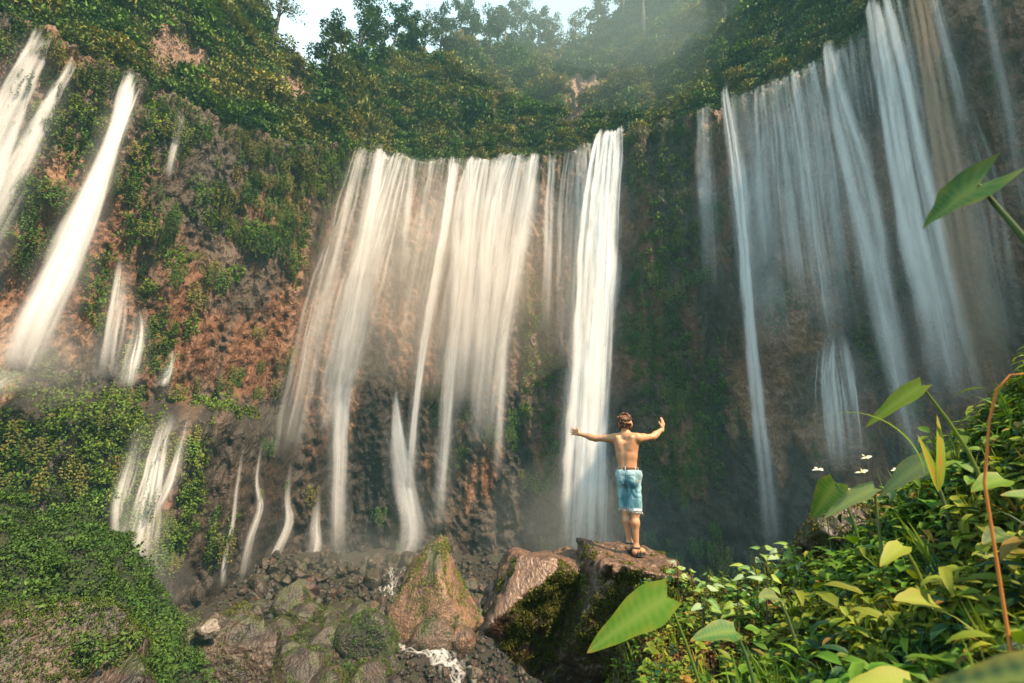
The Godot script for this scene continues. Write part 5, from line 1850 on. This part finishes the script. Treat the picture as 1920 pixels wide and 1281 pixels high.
func big_leaf(called: String, label: String, category: String, attach: Vector3, tip: Vector3, face: Vector3, width: float, root: Vector3, color: Color, droop := 0.35, heart := 0.35, twist := 0.0, group := "") -> Node3D:
	var o := thing(called, label, category, group, root)
	var p := Pile.new()
	var d := tip - attach
	# the midrib sags a little on its way to the tip
	var face_up := face.normalized()
	p.leaf(attach - root, (d + face_up * d.length() * droop * 0.5), face_up, d.length() * 1.04, width, droop, color, color.lerp(Color(0.3, 0.36, 0.08), 0.35), 26, heart, twist, 0.07)
	part("leaf", p.mesh(), near_leaf_mat, o)
	var s := Pile.new()
	var bow := (attach - root) * 0.55 + Vector3(0, 0.06, 0)
	s.tube([Vector3(0, -0.05, 0), bow * 0.5 + Vector3(0, 0.03, 0), bow, (attach - root) * 0.85 + Vector3(0, 0.02, 0), attach - root], [0.011, 0.01, 0.009, 0.007, 0.005], 7, color.lerp(Color(0.12, 0.16, 0.05), 0.5))
	part("stalk", s.mesh(), near_leaf_mat, o)
	return o


func slope_plants() -> void:
	var lime := Color(0.2, 0.245, 0.024)
	var fresh := Color(0.09, 0.19, 0.018)
	var bottle := Color(0.016, 0.06, 0.024)
	var straw := Color(0.26, 0.17, 0.04)
	# moss and dead stuff over the soil
	var places := []
	var tints := []
	for i in 16000:
		var az := rnd.randf_range(8.0, 60.0)
		var r := 1.0 + 5.6 * sqrt(rnd.randf())
		var p := slope_point(az, r)
		if boulder_field(p) < 0.02:
			continue
		places.append(grown(Vector3.UP, 0.3, rnd.randf_range(0.06, 0.13), p))
		var k := fine.get_noise_2d(p.x * 3.0, p.z * 3.0)
		tints.append(vary(Color(0.12, 0.12, 0.025).lerp(Color(0.12, 0.07, 0.03), smoothstep(-0.1, 0.3, k)), 0.5))
	scatter("moss", tuft_small, moss_mat, places, tints, self, "brown green moss carpeting the bank right of the boulder")
	# leafy ground cover: several kinds of sprig
	var kinds := [sprig(7, 0.16, 0.1, 0.045, 0.9, Color.WHITE * 0.95).mesh(), sprig(6, 0.1, 0.075, 0.05, 0.5, Color.WHITE * 0.95).mesh(), sprig(9, 0.22, 0.12, 0.035, 1.3, Color.WHITE * 0.95).mesh(), sprig(5, 0.07, 0.05, 0.04, 0.3, Color.WHITE * 0.95).mesh(), blades(9, 0.26, 0.012, Color.WHITE * 0.95).mesh(), sprig(4, 0.2, 0.15, 0.08, 0.8, Color.WHITE * 0.95).mesh()]
	var where := []
	var dyes := []
	for k in kinds.size():
		where.append([])
		dyes.append([])
	for i in 44000:
		var az := rnd.randf_range(12.0, 62.0)
		var r := 0.85 + 5.5 * pow(rnd.randf(), 0.75)
		var p := slope_point(az, r)
		# dense towards the right and the eye, thin on the mossy shoulder beside the boulder
		var dense := smoothstep(24.0, 36.0, az + (3.8 - r) * 5.0) * 0.9 + 0.07
		if r > 5.0 and az > 36.0:
			dense *= 0.7
		if rnd.randf() > dense or boulder_field(p) < 0.05:
			continue
		var k: int = [0, 0, 1, 1, 2, 3, 3, 4, 0, 1, 5, 3, 2][rnd.randi() % 13]
		if az < 30.0 and k in [2, 5]:
			k = 3
		var s := rnd.randf_range(0.34, 0.8)
		if rnd.randf() < 0.06:
			s *= 1.6
		if r < 1.6:
			s *= 0.7
		where[k].append(grown((Vector3(-0.15, 1, 0.12) + any_dir() * 0.45).normalized(), 0.2, s, p))
		var patch := patchy.get_noise_2d(p.x * 6.0, p.z * 6.0) * 1.6
		var c := lime.lerp(fresh, smoothstep(-0.5, 0.4, patch + rnd.randf_range(-0.4, 0.4)))
		if rnd.randf() < 0.2:
			c = bottle
		if rnd.randf() < 0.05:
			c = straw
		dyes[k].append(vary(c, 0.25))
	var kind_label := ["yellow green leafy herbs covering the right bank", "small round leaved creeping herbs on the right bank", "narrow leaved drooping herbs on the right bank", "tiny low leaves between the mosses of the right bank", "grass blades among the herbs of the right bank", "broad soft leaved herbs on the right bank"]
	for k in kinds.size():
		scatter("grass" if k == 4 else "herbs", kinds[k], near_leaf_mat, where[k], dyes[k], self, kind_label[k])
	# the large leaves
	big_leaf("taro_plant", "large bright green arrow shaped leaf in front of the boulder's mossy face", "plant", Vector3(0.97, 11.37, -2.93), Vector3(0.54, 11.04, -3.05), Vector3(-0.35, 0.6, 0.72), 0.25, Vector3(1.15, 10.75, -2.85), Color(0.074, 0.186, 0.012), 0.2, 0.3)
	var twisted := big_leaf("taro_plant", "big drooping twisted leaf on a thin dark stalk at the upper right edge", "plant", Vector3(1.45, 12.95, -1.22), Vector3(1.355, 12.86, -1.335), Vector3(-0.2, 0.45, 0.87), 0.15, Vector3(1.56, 12.3, -1.12), Color(0.031, 0.112, 0.031), 0.45, 1.9, -0.7)
	big_leaf("taro_plant", "yellow green pointed leaf held alone against the dark right wall", "plant", Vector3(2.45, 12.63, -2.64), Vector3(2.23, 12.4, -2.83), Vector3(-0.45, 0.6, 0.66), 0.13, Vector3(2.62, 12.02, -2.55), Color(0.124, 0.205, 0.012), 0.15, 0.3)
	big_leaf("taro_plant", "upright dark green heart leaf at the crest, left of a paler twin", "plant", Vector3(2.41, 12.06, -3.44), Vector3(2.26, 11.8, -3.54), Vector3(-0.2, 0.3, 0.93), 0.2, Vector3(2.5, 11.6, -3.4), Color(0.043, 0.124, 0.015), 0.2, 0.35)
	big_leaf("taro_plant", "pale grey green oval leaf on a long stalk, right of the dark heart leaf", "plant", Vector3(2.22, 12.03, -2.84), Vector3(1.99, 11.84, -2.99), Vector3(-0.3, 0.85, 0.5), 0.14, Vector3(2.2, 11.4, -2.86), Color(0.124, 0.186, 0.074), 0.25, 0.2)
	big_leaf("taro_plant", "broad pale leaf lying flat on the crest below the white flowers", "plant", Vector3(2.55, 12.2, -2.82), Vector3(2.37, 12.0, -2.98), Vector3(-0.2, 0.8, 0.6), 0.17, Vector3(2.6, 11.85, -2.8), Color(0.105, 0.167, 0.081), 0.2, 0.3)
	big_leaf("taro_plant", "long dark blurred leaf across the bottom right corner", "plant", Vector3(0.76, 11.815, -0.62), Vector3(0.53, 11.725, -0.72), Vector3(-0.1, 0.95, 0.3), 0.075, Vector3(0.95, 11.3, -0.6), Color(0.01, 0.042, 0.018), 0.3, 0.2)
	big_leaf("taro_plant", "green leaf with jagged edge at the bottom middle edge", "plant", Vector3(0.82, 11.02, -2.45), Vector3(0.56, 10.92, -2.52), Vector3(-0.2, 0.85, 0.5), 0.17, Vector3(0.95, 10.7, -2.4), Color(0.043, 0.124, 0.015), 0.3, 0.3)
	var more := [
		[1720, Vector3(2.5, 12.1, -2.35), "glossy green leaf rising from the crest under the arching grass"], [1, Vector3(2.05, 11.75, -2.5), "lime green leaf among herbs below the pale oval leaf"], [2, Vector3(1.9, 11.55, -2.2), "broad yellowish leaf in the middle of the right bank"], [3, Vector3(2.3, 11.85, -2.2), "dark soft leaf among yellow herbs right of the bank's middle"], [4, Vector3(2.2, 12.0, -1.85), "large soft green leaf near the right edge"], [5, Vector3(1.5, 11.35, -1.9), "bright leaf low on the right bank"], [6, Vector3(1.2, 11.3, -2.6), "jade green leaf at the left end of the herbs"], [7, Vector3(1.6, 11.4, -2.9), "curled grey green leaf standing before the dark hollow"]]
	for m in more.size():
		var at: Vector3 = more[m][1]
		var a := 2.2 + rnd.randf() * 1.6
		var d := Vector3(cos(a), rnd.randf_range(-0.5, 0.1), 0.3 * sin(a)).normalized()
		big_leaf("broad_leaf_plant", more[m][2], "plant", at, at + d * rnd.randf_range(0.14, 0.24), Vector3(-0.25, 0.8, 0.5), rnd.randf_range(0.09, 0.14), at + Vector3(0.08, -0.35, 0.02), [fresh, lime, Color(0.186, 0.211, 0.031), bottle, Color(0.062, 0.149, 0.031), lime, Color(0.037, 0.124, 0.037), Color(0.087, 0.136, 0.062)][m], 0.4, 0.2)
	# seedlings with thin dark stems on the shoulder of the bank
	var spots := [[19.5, 5.4], [21.0, 5.5], [22.6, 5.0], [24.0, 5.5], [25.2, 5.2], [26.4, 5.5], [27.3, 5.1], [28.2, 5.5], [29.3, 5.0], [30.2, 5.4], [31.0, 5.2], [24.8, 4.4], [27.6, 4.2], [21.6, 4.3], [18.6, 4.6], [33.5, 5.3], [36.5, 5.5], [38.0, 5.3], [40.2, 5.4]]
	for i in spots.size():
		var g := slope_point(spots[i][0], spots[i][1])
		var o := thing("seedling", "thin stemmed seedling with a few heart shaped leaves on the mossy bank crest", "seedling", "seedlings on the bank crest", g)
		var h := rnd.randf_range(0.18, 0.42)
		var q: float = spots[i][0]
		tag(o, "%s thin stemmed seedling %s, %s" % ["tall" if h > 0.33 else ("middling" if h > 0.25 else "short"), "next to the boulder" if q < 20.0 else ("between boulder and stump" if q < 23.5 else ("beside the stump" if q < 27.0 else ("right of the stump" if q < 30.0 else ("left of the mossy rock knob" if q < 35.0 else "right of the mossy rock knob")))), "on the crest" if spots[i][1] > 5.3 else ("just below the crest" if spots[i][1] > 4.9 else "down the bank")], "seedling", "seedlings on the bank crest")
		var lean := Vector3(rnd.randf_range(-0.06, 0.06), 0, rnd.randf_range(-0.05, 0.05))
		var s := Pile.new()
		s.tube([Vector3(0, -0.04, 0), Vector3(0, h * 0.5, 0) + lean * 0.4, Vector3(0, h, 0) + lean], [0.007, 0.006, 0.004], 6, Color(0.06, 0.04, 0.025))
		part("stem", s.mesh(), bark_mat, o)
		for k in rnd.randi_range(3, 6):
			var a := k * 2.4 + rnd.randf()
			var at := Vector3(0, h * lerpf(0.6, 1.0, k / 5.0), 0) + lean
			var d := Vector3(cos(a), rnd.randf_range(-0.3, 0.4), sin(a)).normalized()
			var l := Pile.new()
			var col: Color = [Color(0.13, 0.26, 0.05), Color(0.05, 0.17, 0.05), Color(0.24, 0.36, 0.22), Color(0.2, 0.3, 0.04)][rnd.randi() % 4]
			l.tube([at, at + d * 0.04], [0.0025, 0.002], 4, Color(0.12, 0.18, 0.05))
			l.leaf(at + d * 0.04, d, (Vector3.UP + Vector3(0, 0, 0.5)).normalized(), rnd.randf_range(0.07, 0.13), rnd.randf_range(0.06, 0.1), rnd.randf_range(0.3, 1.0), col, col.lerp(Color(0.4, 0.5, 0.2), 0.4), 6, 0.3)
			part("leaf", l.mesh(), near_leaf_mat, o)
	# pale flowers above the crest
	var flower_spots := [[Vector3(2.56, 12.16, -3.83), "lone white flower on a short stem left of the white flower pair"], [Vector3(2.82, 12.26, -3.64), "upper white flower of the pair on the crest"], [Vector3(2.78, 12.15, -3.66), "lower white flower of the pair on the crest"], [Vector3(2.95, 12.17, -3.51), "white flower right of the pair, half behind leaves"]]
	for fs in flower_spots:
		var az := rad_to_deg(atan2(fs[0].x, -fs[0].z))
		var g := slope_point(az, 4.7)
		var o := thing("flower", fs[1], "flower", "", g)
		var top: Vector3 = fs[0] - g
		var s := Pile.new()
		s.tube([Vector3(0, -0.04, 0), top * 0.5 + Vector3(0.01, 0, 0), top], [0.005, 0.004, 0.003], 5, Color(0.05, 0.08, 0.03))
		part("stem", s.mesh(), bark_mat, o)
		for k in 4:
			var p := Pile.new()
			var a := k * 1.7 + rnd.randf()
			p.leaf(top, Vector3(cos(a), 0.35 + 0.3 * sin(a), sin(a) * 0.5), Vector3(0, 0.8, 0.6), rnd.randf_range(0.032, 0.055), 0.03, 0.5, Color(0.72, 0.74, 0.6), Color(0.8, 0.8, 0.7), 5)
			part("petal", p.mesh(), near_leaf_mat, o)
	# dry stalks and an arching blade
	var dry := thing("dry_stalk", "orange dry stalk arching over near the right edge", "stalk", "", Vector3(1.56, 11.55, -1.58))
	var ds := Pile.new()
	ds.tube([Vector3(0, -0.1, 0), Vector3(0.02, 0.5, 0.03), Vector3(0.045, 0.7, 0.07), Vector3(0.065, 0.8, 0.1), Vector3(0.09, 0.845, 0.13), Vector3(0.14, 0.85, 0.16), Vector3(0.19, 0.7, 0.2)], [0.005, 0.0045, 0.004, 0.004, 0.0035, 0.003, 0.002], 7, Color(0.42, 0.15, 0.03))
	part("stem", ds.mesh(), bark_mat, dry)
	var arch := thing("grass_blade", "pale green blade bent into an arch against the strong right fall", "grass blade", "", Vector3(2.3, 12.0, -2.54))
	var ab := Pile.new()
	ab.leaf(Vector3(-0.03, 0.1, 0), Vector3(0.15, 1, 0.1), Vector3(1, 0, 0.3), 0.75, 0.022, 2.4, Color(0.2, 0.32, 0.08), Color(0.25, 0.36, 0.1), 14)
	part("leaf", ab.mesh(), near_leaf_mat, arch)
	var red := thing("budding_plant", "stubby green shoot with red orange tips leaning over the crest", "plant", "", Vector3(2.4, 12.02, -2.62))
	for k in 2:
		var p := Pile.new()
		p.leaf(Vector3(0, 0.0, 0), Vector3(-0.1 + 0.35 * k, 1, 0.1), Vector3(0, 0.3, 1), [0.32, 0.46][k], 0.05, 0.3, Color(0.2, 0.33, 0.03), Color(0.4, 0.2, 0.03), 8)
		part("leaf", p.mesh(), near_leaf_mat, red)
	var stump := thing("stump", "short dark broken stump among the seedlings on the crest", "stump", "", slope_point(25.7, 5.6))
	var sp := Pile.new()
	sp.tube([Vector3(0, -0.1, 0), Vector3(0.01, 0.05, 0), Vector3(0.0, 0.1, 0.0), Vector3(0.0, 0.112, 0.0)], [0.06, 0.052, 0.055, 0.01], 11, Color(0.07, 0.042, 0.03))
	part("trunk", sp.mesh(), bark_mat, stump)
	var tops := slope_point(37.0, 5.4)
	var knob := thing("boulder", "mossy brown rock with a dark hollow on the crest under the pale oval leaf", "boulder", "", slope_point(35.5, 5.3))
	var km := stone_mesh(71, 4, Vector3(0.5, 0.36, 0.4), 4, 0.08, Color(0.1, 0.065, 0.04), Color(0.05, 0.035, 0.025), 0.0, 0.3)
	part("stone", km, stone_mat, knob)
	moss_on(km, 350, 0.07, knob, Color(0.14, 0.13, 0.03), -0.1, -0.15)
